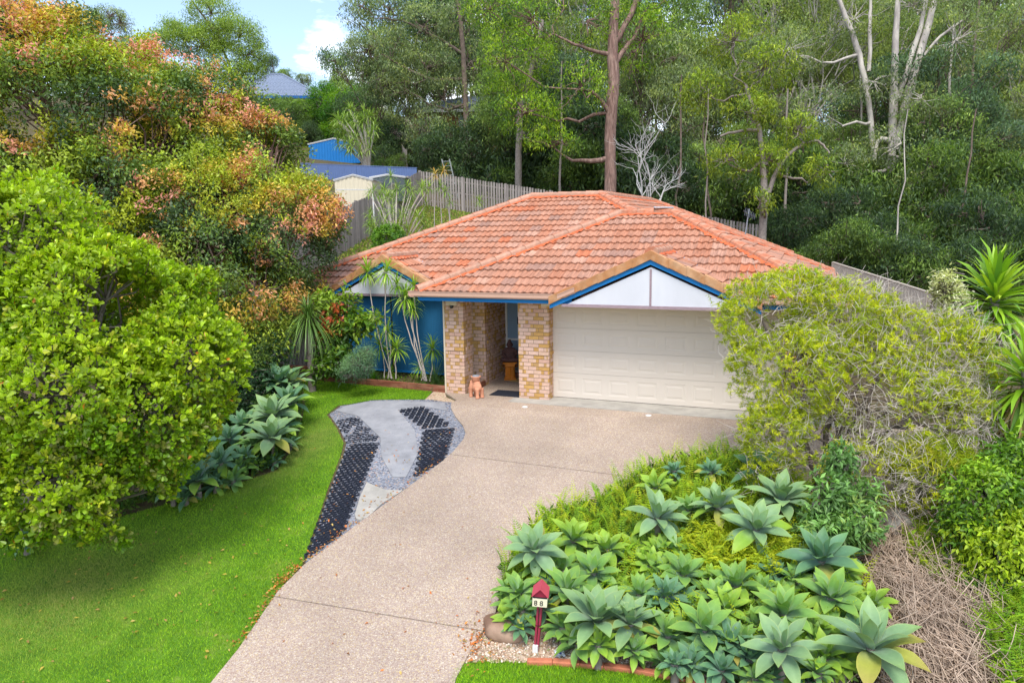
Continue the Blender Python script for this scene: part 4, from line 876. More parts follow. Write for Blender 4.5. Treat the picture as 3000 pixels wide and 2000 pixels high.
# ---- sword ferns between the agaves
def ferns(name, poly, n, label, L0=(.3, .55), cols=None, upr=.8):
    poly = np.array(poly); lo, hi = poly.min(0), poly.max(0); x = rng.uniform(lo[0], hi[0], n*4); y = rng.uniform(lo[1], hi[1], n*4); k = inpoly(x, y, poly); x, y = x[k][:n], y[k][:n]; n = len(x)
    pin = 9; P0 = np.stack([x, y, h(x, y)+.03], -1); a = rng.random(n)*6.283; el = np.radians(rng.uniform(52, 86, n)); L_ = rng.uniform(*L0, n)
    dh = np.stack([np.cos(a), np.sin(a), 0*a], -1); S = np.stack([-np.sin(a), np.cos(a), 0*a], -1); Ps, Ds, Cs = [], [], []
    col = palette(cols or [(.3, .42, .012), (.22, .37, .015), (.38, .44, .015), (.15, .28, .015)], n, .14); p = P0.copy()
    rach = []
    for i in range(pin):
        t = (i+1)/pin; e = el-(1.1*t**2.2)*rng.uniform(.4, 1.2, n); d = dh*np.cos(e)[:, None]+np.array((0, 0, 1))*np.sin(e)[:, None]; p2 = p+d*(L_/pin)[:, None]
        rach.append(p2)
        for sg in (-1, 1):
            for hf_ in (0, .5):
                Ps.append(p+(p2-p)*hf_); Ds.append(sg*S*1.0+d*.35); Cs.append(col*(.75+.5*t))
        p = p2
    Q = np.concatenate(Ps); D = np.concatenate(Ds); C_ = np.concatenate(Cs); nn_ = norm(np.cross(D, rdir(len(Q))*.4+np.array((.3, -.5, .6)))); wl = np.tile(L_, len(Ps)//1)[:len(Q)]
    Ls = np.concatenate([L_*.085*math.sin(math.pi*min(.97, (j//4+1)/pin*.8+.15)) for j in range(len(Ps))])
    V, Fs, kk = leaves(Q, D, np.cross(nn_, D), Ls*1.25, Ls*.42, 'rhomb')
    return tag(link(name, np_mesh(name, V, Fs, LM_f, np.repeat(np.clip(C_, .004, .8), kk, 0))), label, 'fern', kind='stuff')
bed = P2([(1560, 1560), (1640, 1505), (1730, 1500), (1811, 1446), (1913, 1385), (2060, 1350), (2200, 1345), (2400, 1480), (2420, 1600), (2500, 1700), (2560, 1850), (2450, 1950), (2250, 1990), (2100, 1950), (1950, 1900), (1760, 1870), (1560, 1800), (1480, 1740), (1470, 1690)])
ferns('sword_ferns', bed, 2900, 'yellow green sword ferns filling the bed between the agaves', (.35, .65))
fp = P2([(1960, 1600), (2180, 1560), (2320, 1640), (2380, 1720), (2200, 1740), (2000, 1680)]); ferns('sword_ferns', fp, 900, 'denser patch of upright yellow ferns in the middle of the agave bed', (.5, .75), [(.38, .42, .012), (.3, .39, .015)])
ferns('sword_ferns', P2([(2640, 1560), (2760, 1480), (2860, 1600), (2900, 1760), (2760, 1740), (2660, 1660)]), 420, 'sword ferns beside the lichen covered rocks at right', (.3, .5), [(.18, .3, .01), (.28, .36, .012)])
ferns('sword_ferns', P2([(2900, 1780), (3050, 1740), (3060, 2100), (2960, 2100), (2880, 1900)]), 380, 'green ferns at the bottom right corner', (.35, .6), [(.15, .3, .01), (.24, .36, .012)])
# dark soil cover leaves under the agaves
def cover(name, poly, n, label, cols, cat='ground cover', hh=.2, L_=(.06, .12)):
    poly = np.array(poly); lo, hi = poly.min(0), poly.max(0); x = rng.uniform(lo[0], hi[0], n*4); y = rng.uniform(lo[1], hi[1], n*4); k = inpoly(x, y, poly); x, y = x[k][:n], y[k][:n]; n = len(x)
    P = np.stack([x, y, h(x, y)+.02+rng.random(n)*hh], -1); D = norm(rng.normal(size=(n, 3))+np.array((0, 0, .9))); Ls = rng.uniform(*L_, n)
    return tag(link(name, leaf_mesh(name, P, D, rdir(n), Ls, Ls*.35, palette(cols, n, .2), LM_f, 'lance')), label, cat, kind='stuff')
cover('low_foliage', bed, 16000, 'low green foliage covering the soil under the agaves', [(.1, .2, .015), (.16, .26, .015), (.06, .12, .02)])
# ---- dark leafy shrub in the right bed, bright green bush at right edge, others
c = gp(2430, 1600)
spray_tree('leafy_shrub', c, lobes_px([(2420, 1450, 9.7, 50, 60, 60), (2500, 1530, 9.5, 60, 70, 45), (2400, 1560, 9.5, 45, 60, 45), (2460, 1360, 9.9, 28, 30, 45), (2530, 1450, 9.8, 30, 30, 40), (2380, 1470, 9.6, 30, 30, 40), (2440, 1540, 9.5, 50, 50, 40)]), 300, 13, (.09, .15), .3, 'dark green leafy shrub below the bottlebrush beside the agaves', 'shrub', [(.12, .24, .06), (.16, .31, .07), (.2, .36, .09)], [(.26, .38, .08)], .1, .03, M_barkg, .13, tpl='fold')
c = gp(2950, 1560)
spray_tree('bright_bush', c, lobes_px([(2900, 1480, 9.3, 130, 120, 120), (3010, 1400, 9.6, 120, 120, 110), (2960, 1600, 9.0, 130, 120, 110), (3080, 1560, 9, 130, 120, 150), (2840, 1560, 9.2, 70, 70, 70)]), 1150, 17, (.06, .10), .45, 'bright lime green leafy bush at the right edge', 'bush', [(.07, .16, .012), (.14, .27, .015), (.24, .38, .018)], [(.36, .48, .02)], .3, .04, M_barkg, .14, tpl='fold', droop=.6)
spray_tree('undergrowth_shrub', gp(2960, 1780), lobes_px([(2950, 1720, 8.9, 130, 100, 70), (3040, 1800, 8.6, 120, 100, 120)]), 500, 18, (.05, .08), .35, 'dark low shrub in shade under the bright bush at right', 'shrub', [(.03, .08, .02), (.04, .1, .02)], [(.1, .2, .02)], .1, .03, M_barkg, .12)
spray_tree('yellow_grass_shrub', gp(2700, 1420), lobes_px([(2730, 1360, 10.3, 120, 120, 60), (2830, 1410, 10, 80, 90, 55), (2660, 1430, 10.1, 50, 60, 50)]), 600, 14, (.12, .22), .06, 'yellow green grassy shrub between bottlebrush and bright bush', 'shrub', [(.3, .36, .01), (.24, .32, .012)], [(.42, .42, .02)], .2, .03, M_barkg, .12, tpl='lance')
spray_tree('pale_flower_shrub', gp(2780, 1000), lobes_px([(2770, 850, 14.5, 35, 35, 55), (2800, 890, 14.5, 30, 30, 30)]), 120, 14, (.06, .1), .35, 'cream flowering shrub against the beige fence beside the yucca', 'shrub', [(.5, .52, .22), (.6, .6, .3)], [(.7, .7, .45)], .5, .02, M_barkg, .12)
# clipped round bush behind the house
c = at(1140, 740, 25); c[2] = hz(c[0], c[1])
spray_tree('clipped_bush', c, lobes_px([(1140, 705, 25, 44, 44, 42), (1120, 715, 25, 25, 30, 40), (1165, 715, 25, 28, 30, 36)]), 420, 30, (.05, .08), .5, 'round clipped green bush on the bank below the paling fence', 'bush', [(.06, .17, .012), (.1, .24, .015)], [(.16, .32, .02)], .3, .03, M_barkg, .1)
# ---- strappy rosette plants (dracaena / yucca)
LM_st = leafmat('strap_leaf', .25, .42, .4)
def head_mesh(name, n, L_, W_, emin, emax, cols, droop=.25, tpl='strap'):
    a = np.arange(n)*2.39996+rng.random(n)*.3; t = np.linspace(0, 1, n)**.8; e = np.radians(emax+(emin-emax)*t+rng.normal(size=n)*5)
    D = np.stack([np.cos(a)*np.cos(e), np.sin(a)*np.cos(e), np.sin(e)], -1); U = np.array((0, 0, 1))+0*D; Nn = norm(U-D*(D*U).sum(1)[:, None]+rng.normal(size=(n, 3))*.06)
    Ls = L_*(.65+.35*np.sin(math.pi*np.clip(t*.8+.2, 0, 1)))*rng.uniform(.85, 1.1, n); P = D*.015+np.stack([0*t, 0*t, -.12*L_*t], -1)
    V, Fs, k = leaves(P, D, Nn, Ls, W_*rng.uniform(.85, 1.1, n), tpl)
    tip = np.tile(np.array([q[0] for q in TPL[tpl][0]]), n); V[:, 2] -= (droop*np.repeat(Ls, k)*tip**2*np.repeat(np.cos(e), k))
    c_ = np.repeat(palette(cols, n, .12), k, 0)*(.85+.35*tip)[:, None]
    return np_mesh(name, V, Fs, LM_st, c_)
DRC = [(.24, .42, .02), (.33, .5, .04), (.42, .54, .1), (.16, .32, .02)]
DRH = [head_mesh('leaf_tuft', 60, .40, .026, -50, 80, DRC) for _ in range(3)]
def dracaena(base, head, scale, label, group='slender dracaenas in front of the blue blinds', mid=None, rad=.016, hm=None, cat='plant', bark=None):
    base = np.array(base, float); head = np.array(head, float); r = empty('dracaena', base, label=label, cat=cat, group=group)
    v = head-base; t = np.linspace(0, 1, 9)[:, None]; cv = np.array((random.uniform(-.1, .1), random.uniform(-.06, .06), 0)); p = v*t+cv*np.sin(math.pi*t)+rng.normal(size=(9, 3))*.012*np.sin(math.pi*t)
    MB().tube(p, list(np.linspace(rad, rad*.75, 9)), 6).build('stem', bark or mat('pale_stem', (.44, .38, .33), .8, vary=.2, vscale=12), r, smooth=True)
    link('leaf_tuft', random.choice(hm or DRH), r, p[-1], (random.uniform(-.15, .15), random.uniform(-.15, .15), random.random()*6.28), scale*1.15)
    return r
DR = [((1077, 795), (1149, 1118), 1.1, 'tallest left dracaena, its head over the white gable'), ((1132, 795), (1147, 1114), 1.15, 'tall dracaena with its head in front of the gable centre'), ((1163, 832), (1249, 1122), .9, 'dracaena head just left of the porch gutter'),
      ((1188, 869), (1248, 1124), 1.25, 'dracaena with the fullest head at the gutter end'), ((1211, 836), (1251, 1124), .8, 'dracaena reaching up to the gutter corner'), ((1209, 902), (1244, 1124), .8, 'dracaena with head below the gutter end'),
      ((1136, 969), (1136, 1089), .85, 'mid height dracaena between the two blinds'), ((1115, 1010), (1126, 1116), 1.1, 'short dracaena in front of the left blind'), ((1163, 1019), (1159, 1090), .95, 'short dracaena at the lower middle of the right blind'),
      ((1267, 1019), (1260, 1120), 1.05, 'dracaena standing nearest the brick pillar'), ((1232, 1075), (1234, 1110), .7, 'smallest dracaena low beside the leaning stems'), ((1147, 1090), (1148, 1118), .6, 'dark dracaena tuft at the foot of the tall stems')]
for hp_, bp_, s, lab in DR:
    Y_ = random.uniform(.5, .85); hd = ony(*hp_, Y_); bs_ = ony(*bp_, .45); bs_[2] = .16; dracaena(bs_, hd, s, lab)
# dracaena clump in the back yard
ycl = at(1160, 735, 27); ycl[2] = hz(ycl[0], ycl[1]); DRS = [head_mesh('leaf_tuft', 30, .42, .03, -40, 75, [(.16, .28, .04), (.24, .36, .05), (.3, .4, .08)]) for _ in range(2)]
r = empty('dracaena_clump', ycl, label='large many stemmed dracaena clump on the bank inside the paling fence', cat='plant')
for k in range(46):
    hd = at(1080+random.random()*180, 545+random.random()**1.3*130, 27+random.uniform(-1, 1)); v = hd-ycl; t = np.linspace(0, 1, 6)[:, None]
    p = v*t; p[:, 2] += .25*v[2]*np.sin(math.pi*t[:, 0])*.4; p[:, :2] *= (t**1.3)
    MB().tube(p, [.03, .025, .022, .02, .018, .015], 5).build('stem', M_twig, r); link('leaf_tuft', random.choice(DRS), r, p[-1], (random.uniform(-.3, .3), random.uniform(-.3, .3), random.random()*6), random.uniform(.8, 1.15))
for k, (hx, hy, bx, by, cc) in enumerate([(1275, 510, 1275, 618, 1), (1300, 500, 1332, 625, 1), (1290, 545, 1290, 632, 0), (1305, 560, 1318, 630, 0), (1318, 590, 1320, 632, 0), (1405, 590, 1402, 615, 0), (1145, 515, 1150, 640, 0)]):
    hd = at(hx, hy, 31); b_ = at(bx, by, 31); b_[2] = hz(b_[0], b_[1])
    dracaena(b_, hd, .95, ['slim dracaena near the back fence, left', 'slim dracaena with orange brown head against the back fence', 'green headed dracaena in front of the back fence', 'dracaena beside the black tyre', 'low dracaena right of the tyre', 'lone small dracaena against the back fence palings', 'dracaena head rising above the side fence'][k], 'slim dracaenas near the back fence', rad=.02, hm=[head_mesh('leaf_tuft', 30, .42, .03, -40, 75, [(.55, .3, .06), (.5, .4, .1)])] if cc else DRS)
# yucca on the right : every sword leaf a part
YLM = [np_mesh('sword_leaf', *(lambda V, Fs: (V, Fs))(*leaves(np.zeros((1, 3)), np.array([[1., 0, 0]]), np.array([[0, 0, 1.]]), .62, w_, 'strap')[:2]), LM_st, np.repeat(np.array([c_]), 7, 0)*np.linspace(.8, 1.2, 7)[:, None]) for w_, c_ in ((.062, (.2, .37, .02)), (.055, (.3, .48, .03)), (.062, (.13, .27, .03)), (.05, (.38, .52, .04)))]
def yucca(px, py, D, s, label, n=120, emin=-80, trunk=True):
    c = at(px, py, D); g = hz(c[0], c[1]); r = empty('yucca', (c[0], c[1], g), label=label, cat='yucca'); dz = c[2]-g
    MB().tube([(0, 0, -.1), (.05, 0, dz*.5), (0, 0, dz)], [.11, .09, .07], 9).build('trunk', M_barkg, r, smooth=True)
    for i in range(n):
        t = (i/n)**.75; el = math.radians(82+(emin-82)*t+random.gauss(0, 6)); a = i*2.39996
        M = Matrix.Translation((0, 0, dz-.35*t*s)) @ Matrix.Rotation(a, 4, 'Z') @ Matrix.Rotation(-el, 4, 'Y') @ Matrix.Rotation(random.uniform(-.5, .5), 4, 'X') @ Matrix.Scale(s*random.uniform(.8, 1.1), 4)
        o = link('sword_leaf', random.choice(YLM), r); o.matrix_local = M
    return r, dz
yr, ydz = yucca(2915, 850, 11.5, 1.38, 'tall yucca with long sword leaves in front of the forest at the right edge', 230)
yr2, ydz2 = yucca(3010, 1080, 10.3, 1.3, 'lower yucca head cut by the right edge', 130)
yr3, _ = yucca(2960, 1310, 10.2, 1.0, 'small dark yucca head low at the right edge', 50, -40)
# dead skirts
def skirt(par, dz, n, L_, s):
    a = rng.random(n)*6.28; rr_ = rng.uniform(.03, .2, n)*s; P = np.stack([np.cos(a)*rr_, np.sin(a)*rr_, dz-.25-rng.random(n)*.5*s], -1); D = norm(np.stack([np.cos(a)*.25, np.sin(a)*.25, -np.ones(n)], -1)+rng.normal(size=(n, 3))*.08)
    o = link('dead_leaves', leaf_mesh('dead_leaves', P, D, rdir(n), rng.uniform(.5, 1)*L_*np.ones(n)*rng.uniform(.6, 1.1, n), .035, palette([(.36, .24, .1), (.46, .34, .16), (.25, .14, .06), (.3, .28, .08)], n, .2), LM_st, 'strap'), par); o['kind'] = 'stuff'
skirt(yr, ydz, 160, .8, 1.3); skirt(yr2, ydz2, 220, .85, 1.2)
# ---- planter bed in front of the blinds
B0 = np.array((-5.0, .75, .12))
mg = lobes_px([(960, 905, 17.6, 24, 45, 45), (1000, 940, 17.6, 34, 45, 50), (1045, 955, 17.5, 34, 40, 40), (975, 1010, 17.5, 34, 45, 55), (1000, 1060, 17.3, 30, 40, 35), (950, 1080, 17.3, 34, 50, 35), (1095, 940, 17.5, 26, 30, 25), (1020, 885, 17.6, 22, 30, 28)])
spray_tree('croton_shrub', (-5.1, .8, .12), mg, 260, 14, (.12, .2), .36, 'tall leafy shrub with orange red growing tips in front of the left end wall', 'shrub', [(.06, .14, .015), (.12, .24, .015), (.2, .3, .02)], [(.55, .12, .04), (.5, .25, .05), (.35, .3, .04)], .12, .035, M_barkg, .17, tpl='fold', gap=2.4)
spray_tree('grey_green_shrub', (-4.3, .6, .12), lobes_px([(1050, 1075, 16.7, 45, 40, 35), (1070, 1050, 16.8, 25, 30, 35), (1030, 1095, 16.6, 35, 35, 25)]), 300, 30, (.04, .07), .14, 'soft blue green feathery shrub beside the solar light', 'shrub', [(.12, .24, .12), (.16, .3, .16), (.1, .2, .08)], [(.2, .34, .14)], .3, .02, M_barkg, .12, tpl='rhomb')
ph = at(905, 975, 17.3); r = empty('ponytail_plant', (ph[0], ph[1], hz(ph[0], ph[1])), label='ponytail plant with long drooping strap leaves at the left of the planter', cat='plant')
pm = head_mesh('strap_leaves', 240, 1.0, .02, -10, 80, [(.12, .22, .04), (.18, .3, .06), (.08, .16, .03)], droop=1.0)
q = link('strap_leaves', pm, r, (0, 0, ph[2]+.35-r.location.z)); q['kind'] = 'stuff'; MB().tube([(0, 0, -.1), (0, 0, ph[2]+.3-r.location.z)], [.1, .05], 8).build('trunk', M_barkg, r)
gr_ = ony(1275, 1085, .45); r = empty('grass_clump', (gr_[0], gr_[1], .1), label='dark strappy clump against the left brick pillar in the planter', cat='plant'); q = link('blades', head_mesh('blades', 120, .8, .012, 15, 80, [(.06, .13, .04), (.1, .2, .05)], droop=.35), r); q['kind'] = 'stuff'
gr_ = ony(1095, 1100, .4); r = empty('grass_clump', (gr_[0], gr_[1], .12), label='small bright green grass clump beside the solar light', cat='plant'); q = link('blades', head_mesh('blades', 160, .3, .01, 20, 85, [(.15, .36, .01), (.1, .28, .01)], droop=.5), r); q['kind'] = 'stuff'
cover('low_foliage', [(-5.6, .35), (-2.0, .12), (-1.95, 1.4), (-5.6, 1.4)], 2600, 'short weeds growing over the planter bed', [(.1, .2, .02), (.16, .28, .02), (.2, .2, .06)], hh=.06, L_=(.05, .14))

cover('shaded_groundcover', P2([(-300, 1600), (100, 1560), (300, 1530), (480, 1480), (590, 1450), (690, 1420), (810, 1380), (850, 1325), (880, 1260), (890, 1180), (870, 1120), (700, 1150), (500, 1250), (200, 1350), (-300, 1450)]), 15000, 'dark low plants covering the soil below the trees at left', [(.05, .11, .02), (.08, .16, .02), (.14, .22, .03)], hh=.28, L_=(.08, .18))
# ================================================================== FOREST
GUMC = [(.22, .28, .12), (.28, .35, .13), (.16, .22, .11), (.37, .42, .13), (.26, .32, .18)]
def gum_crown(name, lb, n, m_, cols, Lr=(.16, .3), wd=.24, rad=.5, gap=1.0, gs=1.2, lm=None, jit=.16, droop=.75):
    P, O = sample_lobes(lb, n, .45, 1.05, .35, gap, gs); n = len(P); rr = np.repeat
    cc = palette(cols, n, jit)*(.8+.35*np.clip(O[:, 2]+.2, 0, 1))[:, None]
    Q = rr(P, m_, 0)+rng.normal(size=(n*m_, 3))*np.array((rad, rad, rad*.7))*.5
    D = norm(rng.normal(size=(n*m_, 3))*.55+np.array((0, 0, -droop))); Nn = norm(rr(O, m_, 0)*.6+rng.normal(size=(n*m_, 3))*.7); Ls = rng.uniform(*Lr, n*m_)
    return leaf_mesh(name, Q, D, Nn, Ls, Ls*wd, np.clip(rr(cc, m_, 0)*(1+rng.normal(size=(n*m_, 1))*.2), .004, .8), lm or LM_g, 'rhomb'), P
def proto(kind, seed, bark):
    """local space tree, base at origin, about 14 m (tall), 9 m (mid) or 4 m (shrub)"""
    rs = np.random.default_rng(seed)
    if kind == 'tall':
        k = 13; lb = np.stack([rs.normal(size=k)*2.0, rs.normal(size=k)*2.0, rs.uniform(6.0, 14.5, k), rs.uniform(1.1, 2.0, k), rs.uniform(1.1, 2.0, k), rs.uniform(.8, 1.5, k)], 1); n, m_ = 900, 15
    elif kind == 'mid':
        k = 11; lb = np.stack([rs.normal(size=k)*1.5, rs.normal(size=k)*1.5, rs.uniform(2.2, 8.6, k), rs.uniform(1., 1.8, k), rs.uniform(1., 1.8, k), rs.uniform(.8, 1.3, k)], 1); n, m_ = 850, 15
    else:
        k = 8; lb = np.stack([rs.normal(size=k)*1.3, rs.normal(size=k)*1.3, rs.uniform(.6, 3.2, k), rs.uniform(.8, 1.4, k), rs.uniform(.8, 1.4, k), rs.uniform(.6, 1.1, k)], 1); n, m_ = 650, 15
    return lb, n, m_
M_barkd = mat('forest_bark', (.15, .11, .085), .9, vary=.4, vscale=4, bump=.5, bscale=9)
def make_proto(name, kind, seed, cols, bark, group, label, rt=.16, **kw):
    lb, n, m_ = proto(kind, seed, bark); r = empty(name, label=label, cat='tree' if kind != 'shrub' else 'shrub', group=group)
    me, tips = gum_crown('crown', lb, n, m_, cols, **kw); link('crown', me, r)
    limbs((0, 0, -.3), lb, tips, rt, bark, 'trunk', r, 90, .018, .13, .45, 6); return r
gA = 'eucalypts of the forest behind the house'; gB = 'mid height trees of the forest behind the house'; gC = 'understorey shrubs below the forest trees'
protos_t = [make_proto('gum_tree', 'tall', 3, GUMC, M_barkd, gA, 'grey green forest eucalypt', .2), make_proto('gum_tree', 'tall', 4, [(.27, .34, .09), (.36, .42, .1), (.18, .25, .08)], M_barkw, gA, 'olive green forest eucalypt', .17)]
protos_m = [make_proto('forest_tree', 'mid', 5, GUMC, M_barkd, gB, 'mid height grey green forest tree', .12), make_proto('forest_tree', 'mid', 6, [(.22, .33, .08), (.31, .42, .09), (.16, .25, .08)], M_barkd, gB, 'mid height fresh green forest tree', .12),
            make_proto('forest_tree', 'mid', 9, [(.11, .18, .09), (.15, .23, .11), (.08, .14, .08)], M_barkd, gB, 'dark blue green forest tree', .12)]
protos_s = [make_proto('forest_shrub', 'shrub', 7, [(.07, .12, .045), (.1, .16, .05), (.05, .09, .045)], M_barkd, gC, 'dark forest undergrowth shrub', .05), make_proto('forest_shrub', 'shrub', 8, [(.13, .21, .045), (.18, .27, .05), (.08, .14, .045)], M_barkd, gC, 'lighter green forest undergrowth shrub', .05)]
used = set()
def plant(pr, px, D, s, dz=0, rz=None, label=None, group=None, xyz=None):
    if xyz is None:
        p = at(px, 640, D)
    else: p = np.array(xyz, float)
    o = pr if pr.name not in used else copy_tree(pr); used.add(o.name)
    if label is None and 'label' in o:
        o['label'] = o['label'].split(', ')[0]+', '+('front' if D < 48 else 'middle' if D < 65 else 'far')+' rows, '+('left of the ironbark' if px < 1720 else 'just right of the ironbark' if px < 1960 else 'behind the twisted stringybark' if px < 2320 else 'around the white gum' if px < 2720 else 'at far right')
    o.location = (p[0], p[1], hz(p[0], p[1])+dz-.1); o.rotation_euler = (0, 0, rz if rz is not None else random.random()*6.28); o.scale = (s, s, s*random.uniform(.92, 1.1))
    if label: o['label'] = label
    if group: o['group'] = group
    return o
R_ = random.Random(5)
# rows of forest, right two thirds of the picture; denser and taller to the right
for (D, x0, x1, dx, prs, s0, s1) in ((43, 1680, 3100, 120, protos_s, .8, 1.2), (46, 1500, 3150, 175, protos_m, .65, 1.0), (45, 1560, 3200, 105, protos_s, 1.1, 1.7), (50, 1500, 3200, 170, protos_m, .95, 1.35), (56, 1280, 3250, 190, protos_t, .85, 1.2),
                                     (62, 1250, 3300, 150, protos_m, 1.2, 1.7), (72, 2000, 3400, 150, protos_t, 1.3, 1.8), (80, 1560, 3400, 150, protos_m, 1.6, 2.2), (95, 1900, 3400, 190, protos_t, 1.7, 2.3)):
    x = x0
    while x < x1:
        s = R_.uniform(s0, s1)
        if prs is protos_t and 1850 < x < 2100: s *= .68
        if prs is protos_t and D > 70 and x < 2150: x += dx; continue
        if D >= 80 and 1830 < x < 2120: s *= .7
        plant(R_.choice(prs), x+R_.uniform(-40, 40), D+R_.uniform(-2, 2), s); x += dx*R_.uniform(.75, 1.25)
# left and far hill trees around the other houses
for (px, D, s, k) in ((300, 60, .9, 1), (110, 55, 1.1, 0), (860, 84, .55, 1), (830, 90, .6, 2), (910, 92, .5, 0), (960, 95, .45, 1), (20, 70, 1.2, 1), (420, 90, .8, 0), (560, 100, .7, 1), (1010, 100, .5, 2)):
    plant(protos_m[k], px, D, s, label='small rounded tree on the hill beyond the grey roofed house', group='hill trees on the left skyline')
for (px, D, s, k) in ((1130, 52, .8, 2), (1230, 50, .85, 0), (1310, 56, 1.15, 2), (1180, 60, 1.0, 0), (1090, 66, 1.0, 1)):
    plant(protos_m[k], px, D, s, label='tree behind the blue fence and sheds', group='trees behind the neighbouring back yards')
for (px, D, s, k) in ((1290, 45, .8, 0), (1340, 45, 1.0, 0), (1400, 45.5, .55, 0), (1460, 45, .5, 0), (1530, 45, .8, 1), (1600, 45, .9, 0), (1660, 45, .8, 1), (1700, 45, .9, 1), (1750, 44, .8, 0), (1850, 44, .8, 1), (1000, 66, 1.0, 1), (960, 64, .9, 1), (1120, 47, .45, 1), (1160, 50, .8, 0), (860, 56, .5, 1), (840, 58, .5, 0), (905, 60, .7, 1), (925, 56, .5, 0), (820, 60, .6, 1), (880, 60, .9, 1), (930, 62, 1, 1), (2300, 36, .7, 0), (2420, 34, .75, 1), (2540, 33, .8, 0), (2650, 31, .75, 0), (2760, 30, .8, 1), (2880, 29, .8, 0), (2990, 28, .9, 1), (3100, 28, 1, 0), (2480, 38, 1.0, 0), (2700, 36, 1.0, 1), (2900, 34, 1.1, 0)):
    plant(protos_s[k], px, D, s, label='%s shrub behind the beige metal fence, %s' % ('lighter' if k else 'dark', 'close' if D < 33 else 'further back') if px > 2000 else '%s bushy shrub behind the back paling fence, %s' % ('lighter' if k else 'dark', 'left end' if px < 1420 else 'middle' if px < 1620 else 'next to the ironbark') if px > 1200 else '%s shrub %s' % ('light green' if k else 'dark', 'beside the blue fence' if D < 52 else 'on the slope left of the blue shed' if px < 915 else 'behind the blue shed'), group='shrubs behind the beige metal fence' if px > 2000 else 'shrubs behind the paling fence' if px > 1200 else 'shrubs around the neighbouring sheds')
# ---- individual trees
def gum(name, base_px, D, lobes, label, bark, cols, n, m_, r0, trunk=None, rad=.45, gap=1.1, gs=1.4, Lr=(.14, .26), ntw=160, wd=.25, cat='tree', baseD=None):
    b = at(base_px[0], base_px[1], D); b[2] = min(b[2], hz(b[0], b[1])); b[2] = hz(b[0], b[1])-.1
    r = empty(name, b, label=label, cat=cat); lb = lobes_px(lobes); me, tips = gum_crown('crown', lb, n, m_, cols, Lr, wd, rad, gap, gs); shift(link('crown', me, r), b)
    paths, rads = [], []
    if trunk:
        for pts in trunk:      # pts: (px, py, D, half width px)
            pp = np.array([at(q[0], q[1], q[2]) for q in pts]); rr_ = np.array([q[3]*q[2]/F for q in pts])
            if pts[0][1] == base_px[1]: pp[0] = b
            t = np.linspace(0, len(pp)-1, (len(pp)-1)*5+1); f = np.stack([np.interp(t, range(len(pp)), pp[:, k]) for k in range(3)], 1)
            for _ in range(3): f[1:-1] = (f[:-2]+2*f[1:-1]+f[2:])/4
            f[1:-1] += rng.normal(size=(len(f)-2, 3))*.02; paths.append(f); rads.append(np.interp(t, range(len(pp)), rr_)*(1+rng.normal(size=len(t))*.03))
    node = np.concatenate(paths) if paths else None; nr = np.concatenate(rads) if paths else None
    tk = tips[rng.choice(len(tips), min(ntw, len(tips)), replace=False)]
    for q in lb:
        if node is None: break
        d_ = ((node-q[:3])**2).sum(1)+np.where(node[:, 2] > q[2], 30, 0); j = int(np.argmin(d_)); t = np.linspace(0, 1, 7)[:, None]
        c = node[j]*(1-t)+q[:3]*t+rng.normal(size=(7, 3))*.16*np.sin(math.pi*t); c[:, 2] += -.4*np.sin(math.pi*t[:, 0]); paths.append(c); rads.append(np.linspace(min(nr[j]*.6, .16), .03, 7))
    for t_ in tk:
        j = int(np.argmin(((lb[:, :3]-t_)**2).sum(1))); a = lb[j, :3]; t = np.linspace(0, 1, 4)[:, None]; paths.append(a*(1-t)+t_*t+rng.normal(size=(4, 3))*.1*np.sin(math.pi*t)); rads.append(np.array((.035, .025, .018, .01)))
    V, Fc, _ = tube_arr(paths, rads, 8); shift(link('trunk', np_mesh('trunk', V, [Fc], bark, smooth=True), r), b); return r
LIME = [(.22, .38, .02), (.33, .5, .025), (.16, .3, .025), (.4, .54, .04)]
gum('ironbark_tree', (1790, 590), 38, [(1560, 60, 37, 110, 110, 80), (1480, 180, 37.5, 80, 80, 70), (1540, 330, 38, 110, 100, 70), (1700, 250, 37, 80, 90, 80), (1620, 430, 38, 80, 90, 60), (1720, 60, 38, 90, 90, 70), (1880, 120, 39, 110, 100, 110), (1900, -30, 39, 100, 100, 60), (1430, 30, 38, 80, 80, 80), (1650, -20, 38, 90, 90, 60)],
    'very tall ironbark with thick red brown trunk rising behind the roof ridge', M_barkr, LIME+[(.1, .18, .04), (.08, .15, .04)], 1150, 15, .5,
    [[(1785, 590, 38, 19), (1787, 400, 38, 17), (1797, 250, 38, 18), (1795, 120, 38, 15), (1805, -60, 38, 12)], [(1798, 130, 38, 11), (1840, 60, 38, 8), (1880, -30, 38, 7)], [(1800, 190, 38, 8), (1860, 110, 38.5, 6), (1890, 25, 39, 5), (1920, 28, 39, 4), (1950, 0, 39, 4)],
     [(1785, 330, 38, 9), (1760, 290, 37.6, 6), (1730, 265, 37.3, 5)], [(1790, 160, 38, 7), (1700, 140, 38, 4.5), (1620, 100, 38, 3)]], gs=1.1, gap=.9)
gum('stringybark_tree', (1515, 545), 42, [(1480, 120, 42, 70, 80, 90), (1560, 170, 42, 70, 80, 60), (1500, 260, 42, 70, 80, 50), (1560, 380, 42, 60, 70, 50), (1590, 350, 42.5, 60, 60, 50)],
    'straight brown trunked tree rising from the scrub behind the back fence', M_barkg, LIME, 480, 15, .3, [[(1515, 545, 42, 11), (1520, 330, 42, 10), (1560, 200, 42, 8), (1590, 60, 42, 6)]])
